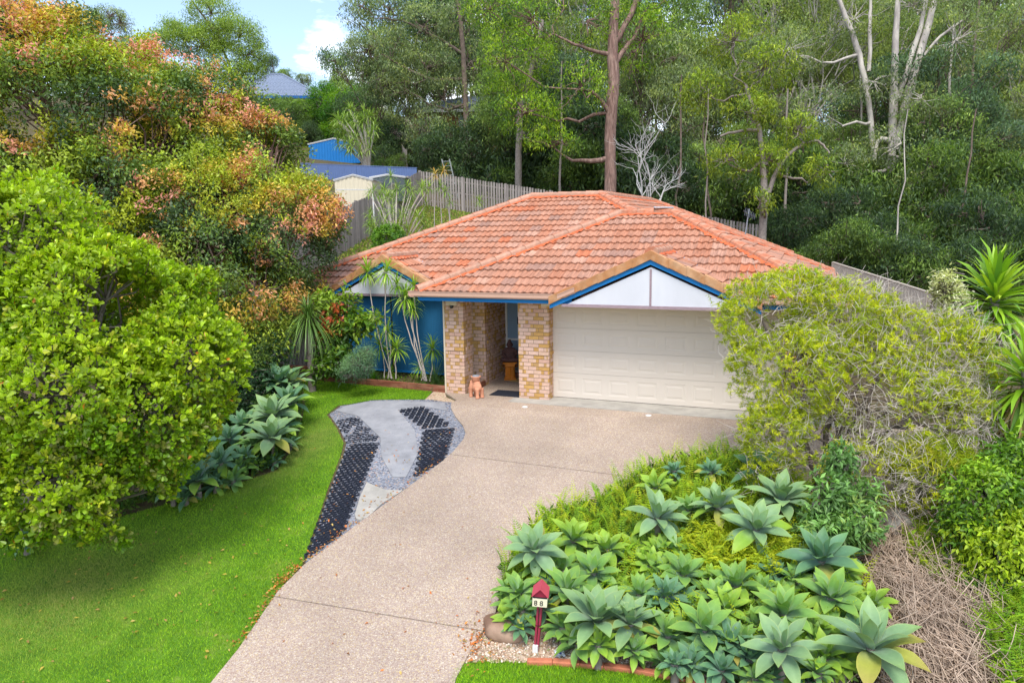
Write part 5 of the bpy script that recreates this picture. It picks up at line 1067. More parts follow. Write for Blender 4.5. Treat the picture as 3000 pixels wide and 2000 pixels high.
gum('grey_gum_tree', (1365, 470), 47, [(1080, 150, 47, 80, 80, 60), (1160, 130, 48, 80, 80, 70), (1110, 230, 47, 90, 80, 60), (1240, 80, 47, 90, 90, 80), (1250, 200, 47, 100, 90, 80), (1360, 60, 47, 90, 90, 80), (1380, 180, 47.5, 80, 80, 70), (1200, 270, 47, 110, 90, 60), (1300, 290, 47, 70, 80, 60), (1140, 30, 48, 80, 70, 50), (1060, 20, 47, 50, 50, 40), (1260, 390, 46, 70, 80, 70)],
    'spreading grey green gum left of centre standing against the sky', M_barkd, GUMC+[(.12, .19, .06)], 1500, 15, .4, [[(1365, 470, 47, 10), (1365, 300, 47, 9), (1355, 120, 47, 7), (1340, -20, 47, 6)], [(1360, 160, 47, 6), (1280, 110, 47, 4), (1180, 60, 47.5, 3)], [(1360, 230, 47, 5), (1260, 240, 47, 4), (1120, 160, 47, 2.5)]], gap=.8)
gum('white_gum_tree', (2625, 600), 44, [(2400, 330, 43, 90, 90, 80), (2300, 150, 44, 110, 100, 90), (2480, 480, 43, 70, 80, 60), (2700, 290, 43, 80, 80, 70), (2640, 420, 42.5, 110, 90, 70), (2800, 120, 44, 110, 100, 90), (2680, 20, 45, 110, 100, 60), (2500, 60, 45, 80, 90, 70), (2660, 560, 42, 90, 80, 60), (2560, 240, 44, 60, 60, 60)],
    'pale smooth barked gum with several white trunks fanning out on the right', M_barkw, GUMC+[(.17, .24, .04)], 1300, 15, .5,
    [[(2615, 600, 44, 11), (2610, 480, 44, 11), (2618, 350, 44, 12), (2620, 200, 44, 10), (2630, -40, 44, 7)], [(2622, 440, 44, 10), (2670, 240, 44, 12), (2715, 90, 44, 10), (2745, -40, 44, 8)], [(2630, 290, 44, 8), (2690, 110, 44, 7), (2720, -30, 44, 5)], [(2560, 460, 44.5, 8), (2545, 290, 44.5, 8), (2510, 130, 44.5, 8), (2450, -20, 44.5, 6)],
     [(2545, 210, 44.5, 6), (2550, 60, 44.5, 5), (2552, -30, 44.5, 4)], [(2680, 200, 44, 5), (2740, 120, 44, 4), (2820, 60, 44, 3)], [(2618, 420, 44, 10), (2575, 400, 44, 6), (2560, 470, 44, 6)]], gap=.9)
gum('stringybark_tree', (2235, 700), 33, [(2190, 330, 33, 80, 80, 60), (2250, 470, 33, 60, 60, 50), (2420, 500, 32.5, 60, 60, 50), (2130, 470, 33, 70, 60, 50), (2240, 200, 33.5, 90, 90, 80), (2150, 120, 34, 90, 90, 80), (2340, 380, 33, 60, 60, 50), (2230, 590, 32.5, 35, 30, 35), (2060, 270, 34, 70, 70, 70)],
    'twisted brown trunked tree close behind the right end of the roof', M_barkg, [(.22, .31, .03), (.29, .38, .03), (.15, .23, .04), (.36, .42, .04)], 800, 14, .3, [[(2235, 700, 33, 14), (2235, 610, 33, 11), (2240, 500, 33, 9), (2225, 380, 33, 7), (2185, 250, 33.3, 5)], [(2240, 610, 33, 8), (2270, 500, 33, 7), (2330, 430, 33, 5), (2400, 410, 33, 4), (2430, 450, 32.6, 2)], [(2225, 380, 33, 5), (2150, 385, 33, 4), (2110, 400, 33, 3)]], rad=.35)
def jitter(): pass
gum('hill_gum_tree', (700, 330), 62, [(620, 40, 62, 70, 70, 50), (540, 120, 62, 60, 60, 50), (480, 120, 61, 50, 50, 30), (590, 130, 61.5, 60, 60, 50), (700, 110, 62, 70, 70, 60), (660, 180, 62, 70, 70, 60), (730, 160, 62, 50, 50, 50), (640, 90, 61.5, 50, 50, 40), (720, 210, 62, 50, 50, 30), (500, 80, 62, 30, 30, 25)],
    'large billowing green tree on the left skyline behind the lilly pillies', M_barkd, [(.2, .3, .05), (.26, .37, .06), (.34, .44, .07)], 2200, 16, .4, [[(700, 330, 62, 5), (680, 200, 62, 4), (620, 80, 62, 3), (560, 0, 62, 2)]], rad=.6, gap=1.6)
gum('hill_gum_tree', (330, 260), 70, [(320, 50, 70, 50, 50, 30), (350, 70, 70, 40, 40, 30), (290, 60, 70, 35, 35, 30)], 'small open crowned gum on the far left skyline', M_barkd, GUMC, 320, 14, .3, [[(330, 260, 70, 4), (325, 100, 70, 3)]])
# dead white sapling behind the ridge
dr_ = at(1905, 600, 36); dr_[2] = hz(dr_[0], dr_[1]); r = empty('dead_tree', dr_, label='bare white dead sapling with fine branches behind the roof ridge', cat='tree')
paths, rads = [], []
def br(p, d, L_, r_, dep):
    n = 5; q = [p]
    for _ in range(n): d = norm(d+rng.normal(size=3)*.16+np.array((0, 0, .05))); p = p+d*L_/n; q.append(p)
    paths.append(np.array(q)); rads.append(np.linspace(r_, r_*.45, n+1))
    if dep:
        for _ in range(3 if dep > 1 else 3): j = random.randint(2, 5); dd = norm(d+rng.normal(size=3)*.75); dd[2] = abs(dd[2])*.8; br(q[j], norm(dd), L_*.62, r_*.5, dep-1)
p0 = at(1905, 600, 36)
for tx, ty in ((1840, 400), (1890, 350), (1950, 380), (1990, 520), (1850, 470), (1920, 420)):
    d_ = at(tx, ty, 36+random.uniform(-.5, .5))-p0; br(p0-np.array((0, 0, .8)), norm(d_), np.linalg.norm(d_)*.75, .05, 3)
V, Fc, _ = tube_arr(paths, rads, 5); shift(link('trunk', np_mesh('trunk', V, [Fc], mat('bleached_wood', (.55, .53, .5), .8), smooth=True), r), dr_)
for i, (tx, ty, D, hw, lean) in enumerate([(2085, 620, 34, 4, -20), (2070, 640, 33, 3, 5), (2800, 700, 36, 4, 60), (2300, 640, 40, 5, 8), (1985, 600, 40, 4, 12), (2620, 700, 32, 3, 40), (1640, 560, 40, 4, 6), (2830, 330, 48, 6, 45), (2770, 450, 48, 6, 25), (2520, 560, 46, 5, 4)]):
    b = at(tx, ty, D); b[2] = hz(b[0], b[1])-.1; tp = at(tx+lean, ty-380, D); r = empty('sapling_trunk', b, label='slim leafless %s trunk in the forest edge, %s' % ('leaning' if lean > 20 else 'upright', 'left of the twisted stringybark' if tx < 2200 else 'right of the twisted stringybark'), cat='tree', group='slim bare trunks in the forest edge')
    t = np.linspace(0, 1, 9)[:, None]; p = np.array(tp-b)*t+rng.normal(size=(9, 3))*.08*np.sin(math.pi*t); MB().tube(p, list(np.linspace(hw*D/F, hw*D/F*.5, 9)), 6).build('trunk', random.choice([M_barkw, M_barkg, M_barkd]), r, smooth=True)
# lush green plants around the sheds
spray_tree('lush_tree', at(1010, 470, 57), lobes_px([(1000, 330, 57, 60, 60, 50), (1060, 300, 57, 50, 50, 40), (950, 300, 58, 50, 50, 50), (1090, 360, 57, 40, 40, 50), (980, 400, 57, 50, 50, 40)]), 1300, 18, (.12, .22), .4, 'rich green leafy tree between the grey roofed house and the blue shed', 'tree', [(.05, .16, .012), (.08, .22, .015), (.12, .27, .015)], [(.2, .36, .02)], .3, .15, M_barkg, .45, lm=LM_g)
# palm in front of the grey roofed house
pmt = at(850, 340, 60); r = empty('palm_tree', (pmt[0], pmt[1], hz(pmt[0], pmt[1])), label='feathery palm in front of the grey roofed house', cat='palm')
for k in range(26):
    a = k*2.4; el = math.radians(80-k*3.6); p = np.zeros(3); p[2] = pmt[2]-r.location.z-1.5+.8*(k % 3); pts = [p.copy()]; 
    for q in range(8): el -= .19; p = p+np.array((math.cos(a)*math.cos(el), math.sin(a)*math.cos(el), math.sin(el)))*.42; pts.append(p.copy())
    pts = np.array(pts); t = np.repeat(np.linspace(.5, 7.9, 34), 2); Q = np.stack([np.interp(t, range(9), pts[:, c]) for c in range(3)], 1); sg = np.tile([1, -1], 34)[:, None]
    D = norm(np.array((-math.sin(a), math.cos(a), 0))*sg+np.array((0, 0, -.5))+rng.normal(size=(68, 3))*.1+.4*np.array((math.cos(a), math.sin(a), 0)))
    o = link('frond', leaf_mesh('frond', Q, D, rdir(68), .7, .05, palette([(.12, .24, .02), (.2, .33, .02)], 68), LM_st, 'rhomb'), r)
MB().tube([(0, 0, 0), (0, 0, pmt[2]-r.location.z-1)], .12, 8).build('trunk', M_barkg, r)
# dracaenas by the blue shed
ych = at(1080, 470, 44); ych[2] = hz(ych[0], ych[1]); r = empty('dracaena_clump', ych, label='tall dracaena clump beside the blue shed', cat='plant')
for k in range(40):
    hd = at(985+random.random()*115, 315+random.random()*130, 44+random.uniform(-1, 1)); v = hd-ych; t = np.linspace(0, 1, 6)[:, None]; p = v*t; p[:, :2] *= t**1.2
    MB().tube(p, [.05, .045, .04, .035, .03, .025], 5).build('stem', M_twig, r); link('leaf_tuft', random.choice(DRS), r, p[-1], (random.uniform(-.3, .3), 0, random.random()*6), 1.7)
# ================================================================== FENCES
M_pale = mat('weathered_paling', (.27, .235, .21), .9, vary=.35, vscale=3, stretch=(6, 6, .5), randobj=.22, bump=.4, bscale=20)
M_rail = mat('fence_rail', (.2, .17, .15), .9, vary=.3)
pal_m = MB().box(-.05, .05, -.009, .009, 0, 1.8).mesh('paling', M_pale)
def pal_fence(a, b, label, top=1.8, pitch=.108, alt=False, postevery=2.4, hgt=None):
    a, b = np.array(a, float), np.array(b, float); L_ = np.linalg.norm(b-a); n = int(L_/pitch); ang = math.atan2(b[1]-a[1], b[0]-a[0]); r = empty('paling_fence', (a[0], a[1], hz(*a)), label=label, cat='fence'); z0 = r.location.z
    nrm = np.array((math.sin(ang), -math.cos(ang))); hs = []
    for i in range(n):
        p = a+(b-a)*(i+.5)/n; g = hz(*p); hs.append(g); sd = .035; q = p+nrm*sd
        if i < 300: link('paling', pal_m, r, (q[0]-a[0], q[1]-a[1], g-z0+random.uniform(-.02, .02)), (random.uniform(-.012, .012), random.uniform(-.008, .008), ang), (.95 if not alt else 1.0, 1, (hgt or top)/1.8))
    m = MB(); k = int(L_/postevery)+1
    for i in range(k+1):
        p = a+(b-a)*min(1, i*postevery/L_); g = hz(*p)-z0; c, s = math.cos(ang), math.sin(ang); q = p-a-(0 if alt else .03)*nrm+(nrm*.03 if alt else 0)
        M = Matrix.Translation((q[0], q[1], g)) @ Matrix.Rotation(ang, 4, 'Z'); MB().box(-.055, .055, -.05, .05, -.1, top+.03, M=M).build('post', M_pale, r)
    for zz in (.3, .95, 1.55):
        pts = [a+(b-a)*t for t in np.linspace(0, 1, max(2, int(L_/2)))]; m = MB()
        for p, q in zip(pts[:-1], pts[1:]): m.bar((p[0]-a[0], p[1]-a[1], hz(*p)-z0+zz), (q[0]-a[0], q[1]-a[1], hz(*q)-z0+zz), .035, .07)
        m.build('rail', M_rail, r)
    return r
pal_fence((-10.6, 5.0), (-13.85, 21.2), 'grey timber paling side fence climbing the bank on the left of the house')
pal_fence((-13.85, 21.2), (-5.5, 22.5), 'back boundary fence of spaced grey palings with tall posts, left half', alt=True, pitch=.15); pal_fence((-5.5, 22.5), (4, 23.3), 'back boundary fence of spaced palings running behind the roof ridge', alt=True, pitch=.15)
pal_fence((-10.4, 1.9), (-6.75, 1.9), 'dark paling fence between the lilly pilly and the house end', pitch=.12)
pal_fence(at(1155, 470, 56)[:2], at(1190, 480, 47)[:2], 'dark paling fence beyond the blue fence climbing the hill', pitch=.12); pal_fence(at(1150, 470, 56)[:2], at(1290, 480, 55)[:2], 'high shaded paling fence under the trees at the back', pitch=.12)
def colorbond(a, b, m_, label, top, panel_w=2.35, hgt=1.8, steps=True):
    a, b = np.array(a[:2], float), np.array(b[:2], float); L_ = np.linalg.norm(b-a); ang = math.atan2(b[1]-a[1], b[0]-a[0]); k = max(1, round(L_/panel_w)); r = empty('sheet_metal_fence', (a[0], a[1], top(0)-hgt), rz=ang, label=label, cat='fence'); z0 = top(0)
    for i in range(k):
        x0, x1 = L_*i/k, L_*(i+1)/k; zt0 = top(i/k)-z0+hgt; zt1 = top((i+1)/k)-z0+hgt; m = MB(); nr = 12; V = []
        for j in range(nr*4+1):
            x = x0+.03+(x1-x0-.06)*j/(nr*4); y = (0, -.016, -.016, 0)[j % 4]; f = (x-x0)/(x1-x0); z = zt0+(zt1-zt0)*f; V += [(x, y, z-hgt), (x, y, z-.03)]
        m.add(V, [(2*j, 2*j+2, 2*j+3, 2*j+1) for j in range(nr*4)]); m.build('panel', m_, r)
        MB().bar((x0, 0, zt0), (x1, 0, zt1), .05, .04).build('top_rail', m_, r); MB().box(x0-.03, x0+.03, -.03, .03, zt0-hgt, zt0+.01).build('post', m_, r)
    return r
A_, B_ = at(880, 478, 45), at(1222, 492, 41); zA, zB = A_[2], B_[2]
colorbond(A_, B_, mat('slate_blue_metal', (.1, .15, .3), .5, vary=.05), 'slate blue corrugated metal fence behind the cream shed', lambda t: zA+(zB-zA)*t)
A_, B_ = at(2440, 768, 26), at(2860, 900, 17); zA2, zB2 = A_[2], B_[2]
colorbond(A_, B_, mat('beige_metal', (.64, .55, .44), .5, vary=.04), 'beige corrugated metal fence sloping down on the right side', lambda t: zA2+(zB2-zA2)*t)
# ================================================================== SHEDS AND OTHER HOUSES
def shed(px, D, wpx, eave_py, peak_py, base_py, dep, mw, mr, label, ang=0.0, over=.06):
    c = at(px, eave_py, D); wd = wpx*D/F; he = c[2]; pk = at(px, peak_py, D)[2]-he; bs = at(px, base_py, D)[2]; r = empty('garden_shed', (c[0], c[1], bs), rz=YAW+ang, label=label, cat='shed'); hh = he-bs
    m = MB(); nr = int(wd/.19); V = []
    for j in range(nr*4+1):
        x = -wd/2+wd*j/(nr*4); y = (0, -.02, -.02, 0)[j % 4]; zt = hh+pk*(1-abs(x)/(wd/2)); V += [(x, y, 0), (x, y, zt-.02)]
    m.add(V, [(2*j, 2*j+2, 2*j+3, 2*j+1) for j in range(nr*4)]); m.build('front_wall', mw, r)
    MB().box(-wd/2, -wd/2+.03, .02, dep, 0, hh).box(wd/2-.03, wd/2, .02, dep, 0, hh).box(-wd/2+.03, wd/2-.03, dep-.03, dep, 0, hh).build('side_wall', mw, r)
    m = MB(); 
    for sg in (-1, 1): m.prism([(0, -over, hh+pk), (sg*(wd/2+over), -over, hh), (sg*(wd/2+over), dep+over, hh), (0, dep+over, hh+pk)][::sg], (0, 0, .04))
    m.build('roof', mr, r); MB().bar((-wd/2-.05, -.03, hh), (0, -.03, hh+pk), .03, .09).bar((0, -.03, hh+pk), (wd/2+.05, -.03, hh), .03, .09).build('trim', mr, r); return r
M_wr = mat('white_roof', (.55, .54, .52), .5); M_cs = mat('cream_metal', (.66, .58, .42), .5)
shed(978, 50, 148, 422, 406, 478, 3, mat('bright_blue_metal', (.01, .16, .45), .45, vary=.05), M_wr, 'bright blue corrugated shed with low white gable roof')
shed(1035, 33.5, 110, 528, 513, 615, 2.4, M_cs, M_wr, 'cream metal garden shed with white trim in the neighbouring yard')
c = at(1140, 520, 36); s2 = shed(1135, 36, 100, 520, 512, 590, 1.8, mat('dark_green_metal', (.08, .1, .1), .5), M_wr, 'low open shed with pale roof edge beside the cream shed')
def far_house(px, D, wpx, eave_py, ridge_py, label, mr, mw, mf, dep, base_drop=3, win=(), ang=0, extra=True):
    c = at(px, eave_py, D); wd = wpx*D/F; rh = at(px, ridge_py, D)[2]-c[2]; bs = c[2]-base_drop; r = empty('brick_house' if mw is not M_cs else 'rendered_house', (c[0], c[1], bs), rz=YAW+ang, label=label, cat='house'); H_ = base_drop
    hw = wd/2; w_ = MB().box(-hw+.5, hw-.5, .5, dep-.5, 0, H_).build('wall', mw, r)
    rf = MB(); run = min(hw, dep/2); V = [(-hw, 0, H_), (hw, 0, H_), (hw, dep, H_), (-hw, dep, H_), (-hw+run, dep/2, H_+rh), (hw-run+.01, dep/2, H_+rh)]
    rf = rf.add(V, [(0, 1, 5, 4), (1, 2, 5), (2, 3, 4, 5), (3, 0, 4), (3, 2, 1, 0)]).build('roof', mr, r)
    # tile courses as real steps with rolls on the front face
    k = 15; m = MB(); tt = max(6, int(wd/.4))
    for i in range(k):
        t0, t1 = i/k, (i+1)/k; x0, x1 = -hw+run*t0, hw-run*t0; y0, y1 = dep/2*t0, dep/2*t1; z0, z1 = H_+rh*t0, H_+rh*t1; nn = max(3, int((x1-x0)/.33))
        V = []
        for j in range(nn*4+1):
            x = x0+(x1-x0)*j/(nn*4); wv = .05*(.5+.5*math.cos(j*math.pi/2)); V += [(x, y0, z0+.07+wv), (x, y1, z1+.02+wv), (x, y0, z0+.01)]
        m.add(V, [(3*j, 3*j+3, 3*j+4, 3*j+1) for j in range(nn*4)]+[(3*j+2, 3*j+5, 3*j+3, 3*j) for j in range(nn*4)])
    q = m.build('roof_tile', mr, rf); q['kind'] = 'stuff'
    MB().bar((-hw, 0, H_), (-hw+run, dep/2, H_+rh+.08), .28, .16).bar((hw, 0, H_), (hw-run, dep/2, H_+rh+.08), .28, .16).bar((-hw+run, dep/2, H_+rh+.08), (hw-run, dep/2, H_+rh+.08), .28, .16).build('ridge_cap', mr, rf)
    MB().box(-hw-.1, hw+.1, -.1, .0, H_-.22, H_+.04).box(hw, hw+.1, .002, dep, H_-.22, H_+.04).box(-hw-.1, -hw, .002, dep, H_-.22, H_+.04).build('gutter', mf, r)
    for (wx, wz, ww, wh) in win:
        f = MB().box(wx, wx+ww, .44, .5, wz, wz+.06).box(wx, wx+ww, .44, .5, wz+wh-.06, wz+wh).box(wx, wx+.06, .44, .5, wz+.06, wz+wh-.06).box(wx+ww-.06, wx+ww, .44, .5, wz+.06, wz+wh-.06).build('window', MW, r)
        MB().box(wx+.06, wx+ww-.06, .47, .49, wz+.06, wz+wh-.06).build('pane', mat('dark_window', (.1, .13, .16), .15, spec=.6), f)
        m = MB(); [m.box(wx+.07, wx+ww-.07, .455, .468, wz+.1+s_*.1, wz+.14+s_*.1) for s_ in range(int((wh-.15)/.1))]; q = m.build('slat', MW, f); q['kind'] = 'stuff'
    return r
far_house(790, 72, 300, 282, 196, 'hilltop house with blue grey tiled hip roof and bright blue gutter', mat('slate_tile', (.2, .24, .32), .6, vary=.15, vscale=6), M_cs, mat('bright_blue_trim', (.01, .12, .4), .4), 9, 3, [(-2, 1, 1.4, 1.2), (1.5, 1, 1.2, 1.2)], ang=.12)
far_house(1400, 51, 430, 318, 262, 'orange brick house half hidden among the trees with slatted windows', mat('slate_tile'), mat('orange_brick', (.42, .2, .1), .9, vary=.35, vscale=9), MW, 8, 3.2, [(-1.4, 1.3, 1.5, 1.5), (1.2, 1.3, 1.5, 1.5), (-4.2, 1.3, 1.4, 1.4)])
far_house(1000, 110, 260, 268, 250, 'pale low roof just visible on the horizon behind the trees', mat('pale_far_roof', (.5, .52, .5), .6), M_cs, MW, 8, 3)
# clothes line wire and pole, tyre, ladder
tp = at(1282, 600, 31.5); r = empty('tyre', (tp[0], tp[1], hz(tp[0], tp[1])+.02), label='black tyre lying against the back fence', cat='tyre')
MB().lathe([(.42, .0), (.5, .06), (.5, .2), (.42, .27), (.3, .26), (.28, .2), (.28, .06), (.3, 0)], n=24).build('rubber', mat('black_rubber'), r, smooth=True)
a, b = at(985, 556, 30), at(1092, 556, 31.5); r = empty('clothes_line', (b[0], b[1], hz(b[0], b[1])), label='pale clothes line rail on a pole behind the side fence', cat='clothes line')
MB().tube([tuple(a-np.array(r.location)), tuple(b-np.array(r.location))], .02, 6).build('rail', MW, r); MB().tube([(0, 0, 0), (0, 0, b[2]-r.location.z)], .03, 6).build('pole', MW, r)
la = at(1330, 480, 42); r = empty('ladder', (la[0], la[1], hz(la[0], la[1])), rz=YAW, label='pale ladder leaning in the shrubs behind the back fence', cat='ladder'); L3 = la[2]+.3-r.location.z
for x in (-.22, .22): MB().bar((x, 0, 0), (x-.5, .3, L3), .05, .05).build('stile', mat('weathered_metal', (.3, .32, .3), .6), r)
for k in range(9): t = (k+.5)/9; MB().bar((-.22-.5*t, .3*t, L3*t), (.22-.5*t, .3*t, L3*t), .04, .03).build('rung', mat('weathered_metal'), r)

cover('bank_grass', [(-13.6, 21), (-11, 6), (-9, 2.5), (-7.2, 2.5), (-7.2, 12), (-5.3, 12), (-5.3, 22)], 26000, 'patchy green and yellow grass on the bank behind the house', [(.16, .3, .02), (.3, .34, .05), (.42, .36, .12), (.2, .32, .03)], 'grass', .04, (.06, .16))
cover('forest_floor_plants', [(-12, 23), (6, 24), (30, 20), (60, 40), (20, 60), (-20, 60)], 30000, 'ferns and weeds on the forest floor behind the fences', [(.08, .14, .03), (.12, .18, .03), (.2, .2, .06)], 'ground cover', .5, (.2, .5))
# ================================================================== GRAVEL GRID PAVERS
M_ring = mat('black_plastic', (.02, .024, .038), .45, spec=.5, vary=.3, vscale=5)
def ring_mesh(R=.052, r=.011, hh=.034, n=12):
    V = []
    for k in range(n):
        a = 2*math.pi*k/n
        for rr_, z in ((R+r*.5, 0), (R+r*.5, hh), (R-r*.5, hh), (R-r*.5, 0)): V.append((rr_*math.cos(a), rr_*math.sin(a), z))
    Fs = [(4*k+j, 4*((k+1) % n)+j, 4*((k+1) % n)+j+1, 4*k+j+1) for k in range(n) for j in range(3)]
    m = MB().add(V, Fs); return m.mesh('ring', M_ring)
ringm = ring_mesh()
def grid_paver(corners_px, label, pitch=.122):
    """quad of the track in photo pixels: a-b along near edge, d-c far edge"""
    a, b, c, d = [gp(*q)[:2] for q in corners_px]; u = b-a; Lu = np.linalg.norm(u); v = d-a; Lv = np.linalg.norm(v); nu, nv = int(Lu/pitch), int(Lv/(pitch*.87)); g0 = hz(*a)
    r = empty('grid_paver', (a[0], a[1], g0), label=label, cat='paver grid'); pts = []
    for i in range(nv):
        for j in range(nu):
            s, t = (j+.5*(i % 2)+.3)/nu, (i+.5)/nv; p = a*(1-s)*(1-t)+b*s*(1-t)+c*s*t+d*(1-s)*t; bury = math.sin(p[0]*2.1+1)+math.sin(p[1]*1.7)+random.gauss(0, .4)
            if s > 1 or bury > 2.1: continue
            pts.append((p, max(0, bury)*.008+random.uniform(0, .004)))
    pts.sort(key=lambda q: depth((q[0][0], q[0][1], 0)))
    for p, bz in pts[:300]: link('ring', ringm, r, (p[0]-a[0], p[1]-a[1], hz(*p)-g0+.008-bz), (0, 0, random.random()), (1, 1, 1))
    if len(pts) > 300:
        lst = pts[300:]; n = len(ringm.vertices); co = np.array([v.co[:] for v in ringm.vertices]); fc = np.array([f.vertices[:] for f in ringm.polygons])
        V = np.concatenate([co+np.array((p[0]-a[0], p[1]-a[1], hz(*p)-g0+.008-bz)) for p, bz in lst]); Fc = np.concatenate([fc+i*n for i in range(len(lst))]); o = link('ring', np_mesh('rings', V, [Fc], M_ring), r); o['kind'] = 'stuff'
    return r
grid_paver([(895, 1640), (1000, 1565), (1108, 1300), (1022, 1302)], 'left lower run of black ring grid filled with gravel and fallen leaves')
grid_paver([(1018, 1300), (1112, 1292), (1048, 1222), (985, 1232)], 'left upper panel of black ring grid half buried in dust')
grid_paver([(1215, 1400), (1300, 1350), (1328, 1258), (1242, 1262)], 'right lower run of black ring grid beside the driveway')
grid_paver([(1240, 1258), (1322, 1250), (1238, 1192), (1165, 1202)], 'right upper panel of black ring grid near the porch')
# loose stones and fallen leaves
def stones(name, poly, n, label, cols, s=(.010, .022), lift=.014):
    poly = np.array([p[:2] for p in poly]); lo, hi = poly.min(0), poly.max(0); x = rng.uniform(lo[0], hi[0], n*3); y = rng.uniform(lo[1], hi[1], n*3); k = inpoly(x, y, poly); x, y = x[k][:n], y[k][:n]; n = len(x)
    T = np.array([(1, 0, 0), (-1, 0, 0), (0, 1, 0), (0, -1, 0), (0, 0, .8), (0, 0, -.6)]); F_ = np.array([(0, 2, 4), (2, 1, 4), (1, 3, 4), (3, 0, 4), (2, 0, 5), (1, 2, 5), (3, 1, 5), (0, 3, 5)])
    S = rng.uniform(*s, n)[:, None, None]*(.6+.7*rng.random((n, 6, 1))); a = rng.random(n)*6.28; R_2 = np.stack([np.stack([np.cos(a), -np.sin(a), 0*a], -1), np.stack([np.sin(a), np.cos(a), 0*a], -1), np.stack([0*a, 0*a, 0*a+1], -1)], 1)
    V = np.einsum('nij,nkj->nki', R_2, T[None]*S)+np.stack([x, y, h(x, y)+lift], -1)[:, None]; Fc = (np.arange(n)[:, None, None]*6+F_[None]).reshape(-1, 3)
    return tag(link(name, np_mesh(name, V.reshape(-1, 3), [Fc], mat('loose_stone', attr='col', rough=.8), np.repeat(palette(cols, n, .15), 6, 0))), label, 'gravel', kind='stuff')
gpoly = P2(gr_pts)+dl[::-1][2:12]
stones('gravel_stones', gpoly, 3000, 'loose blue grey gravel between the paver grids', [(.18, .2, .25), (.24, .25, .29), (.12, .13, .17), (.32, .32, .35)])
stones('pebbles', P2([(1345, 1945), (1392, 1890), (1455, 1800), (1500, 1740), (1700, 1760), (1900, 1820), (2100, 1880), (2080, 2004), (1960, 1980), (1860, 1964), (1750, 1952), (1590, 1942)]), 5000, 'small tan pebbles around the letterbox', [(.5, .36, .25), (.62, .48, .36), (.4, .26, .16), (.66, .58, .48)], lift=.018)
def litter(name, pts, label, cols, L_=(.04, .07)):
    n = len(pts); P = np.array([(p[0], p[1], hz(p[0], p[1])+.04+random.random()*.015) for p in pts]); D = norm(rng.normal(size=(n, 3))*[1, 1, .25]); Nn = norm(rng.normal(size=(n, 3))*.35+np.array((0, 0, 1))); Ls = rng.uniform(*L_, n)
    return tag(link(name, leaf_mesh(name, P, D, Nn, Ls, Ls*.5, palette(cols, n, .2), LM_s, 'fold')), label, 'fallen leaves', kind='stuff')
lp = np.array(lawn); xs = rng.uniform(-9, 1.5, 1500); ys = rng.uniform(-12.5, -4.5, 1500); k = inpoly(xs, ys, lp); xs, ys = xs[k], ys[k]; keep = rng.random(len(xs)) < np.clip((-ys-5)/6, .04, .5)
litter('fallen_leaves', np.stack([xs, ys], 1)[keep], 'yellow brown fallen leaves scattered on the lawn', [(.42, .27, .05), (.5, .36, .06), (.34, .2, .05), (.5, .3, .1)], (.045, .08))
ed = np.array(dl[:6]); pts = []
for _ in range(330):
    i = random.choice([0, 0, 1, 1, 1, 2, 2, 3, 4]); t = random.random(); p = ed[i]*(1-t)+ed[i+1]*t; pts.append(p+np.array((-abs(random.gauss(0, .09)), random.gauss(0, .06))))
for _ in range(260): p = gp(random.uniform(900, 1320), random.uniform(1260, 1650))[:2]; pts.append(p) if inpoly(np.array([p[0]]), np.array([p[1]]), np.array(gpoly))[0] else None
for _ in range(45): pts.append(gp(random.uniform(820, 1400), random.uniform(1300, 1990))[:2])
for _ in range(120): p = gp(1400+random.gauss(0, 30), 1880+random.gauss(0, 40))[:2]; pts.append(p)
litter('fallen_leaves', pts, 'orange brown fallen leaves along the driveway edge and in the ring grids', [(.6, .17, .03), (.55, .24, .05), (.45, .16, .05), (.5, .34, .1)], (.035, .06))
# ================================================================== LETTERBOX
M_red = mat('dark_red_paint', (.26, .02, .045), .4, spec=.4, vary=.12, vscale=4); M_red2 = mat('pink_red_roof', (.5, .05, .09), .35, spec=.4, vary=.1)
mb0 = gp(1569, 1912); tp = at(1583, 1762, depth(mb0)+.02); r = empty('letterbox', mb0, label='cream letterbox numbered 88 with pink red gabled roof on leaning red post', cat='letterbox')
v = tp-mb0; hb = float(v[2]); lx, ly = float(v[0]), float(v[1]); s = depth(mb0)/F; bw, bh, rh_, bd = 43*s, 27*s, 24*s, 40*s*1.5
yawb = YAW-.12
for dx in (-1, 1): MB().bar((0+dx*.016*math.cos(yawb), dx*.016*math.sin(yawb), -.05), (lx+dx*.018, ly+dx*.006, hb), .026, .03, up=(0, 1, 0)).build('post', M_red, r, bevel=.003)
MB().bar((lx*.5-.03, ly*.5, hb*.55), (lx*.5+.035, ly*.5, hb*.55), .034, .006).build('strap', mat('dark_strap', (.08, .01, .02), .5), r); 
for dx in (-1, 1): MB().bar((dx*.016, -.002, -.01), (dx*.016, -.002, .10), .028, .033, up=(0, 1, 0)).build('white_foot', MW, r)
bx = empty('box', (lx, ly, hb), parent=r); bx.rotation_euler = (0, math.radians(3), yawb)
MB().box(-bw/2, bw/2, -bd/2, bd/2, 0, bh).build('body', mat('letterbox_cream', (.72, .66, .47), .45, vary=.06), bx, bevel=.003)
MB().box(-bw*.47, bw*.47, -bd/2-.002, bd/2, bh, bh+.012).build('slot', mat('black_metal'), bx)
ov = .012; z1 = bh+.013
m = MB()
for sg in (-1, 1):
    q = [(0, -bd/2-ov, z1+rh_), (sg*(bw/2+ov), -bd/2-ov, z1), (sg*(bw/2+ov), bd/2+ov, z1), (0, bd/2+ov, z1+rh_)]; m.prism(q if sg > 0 else q[::-1], (0, 0, .007))
m.build('box_roof', M_red2, bx)
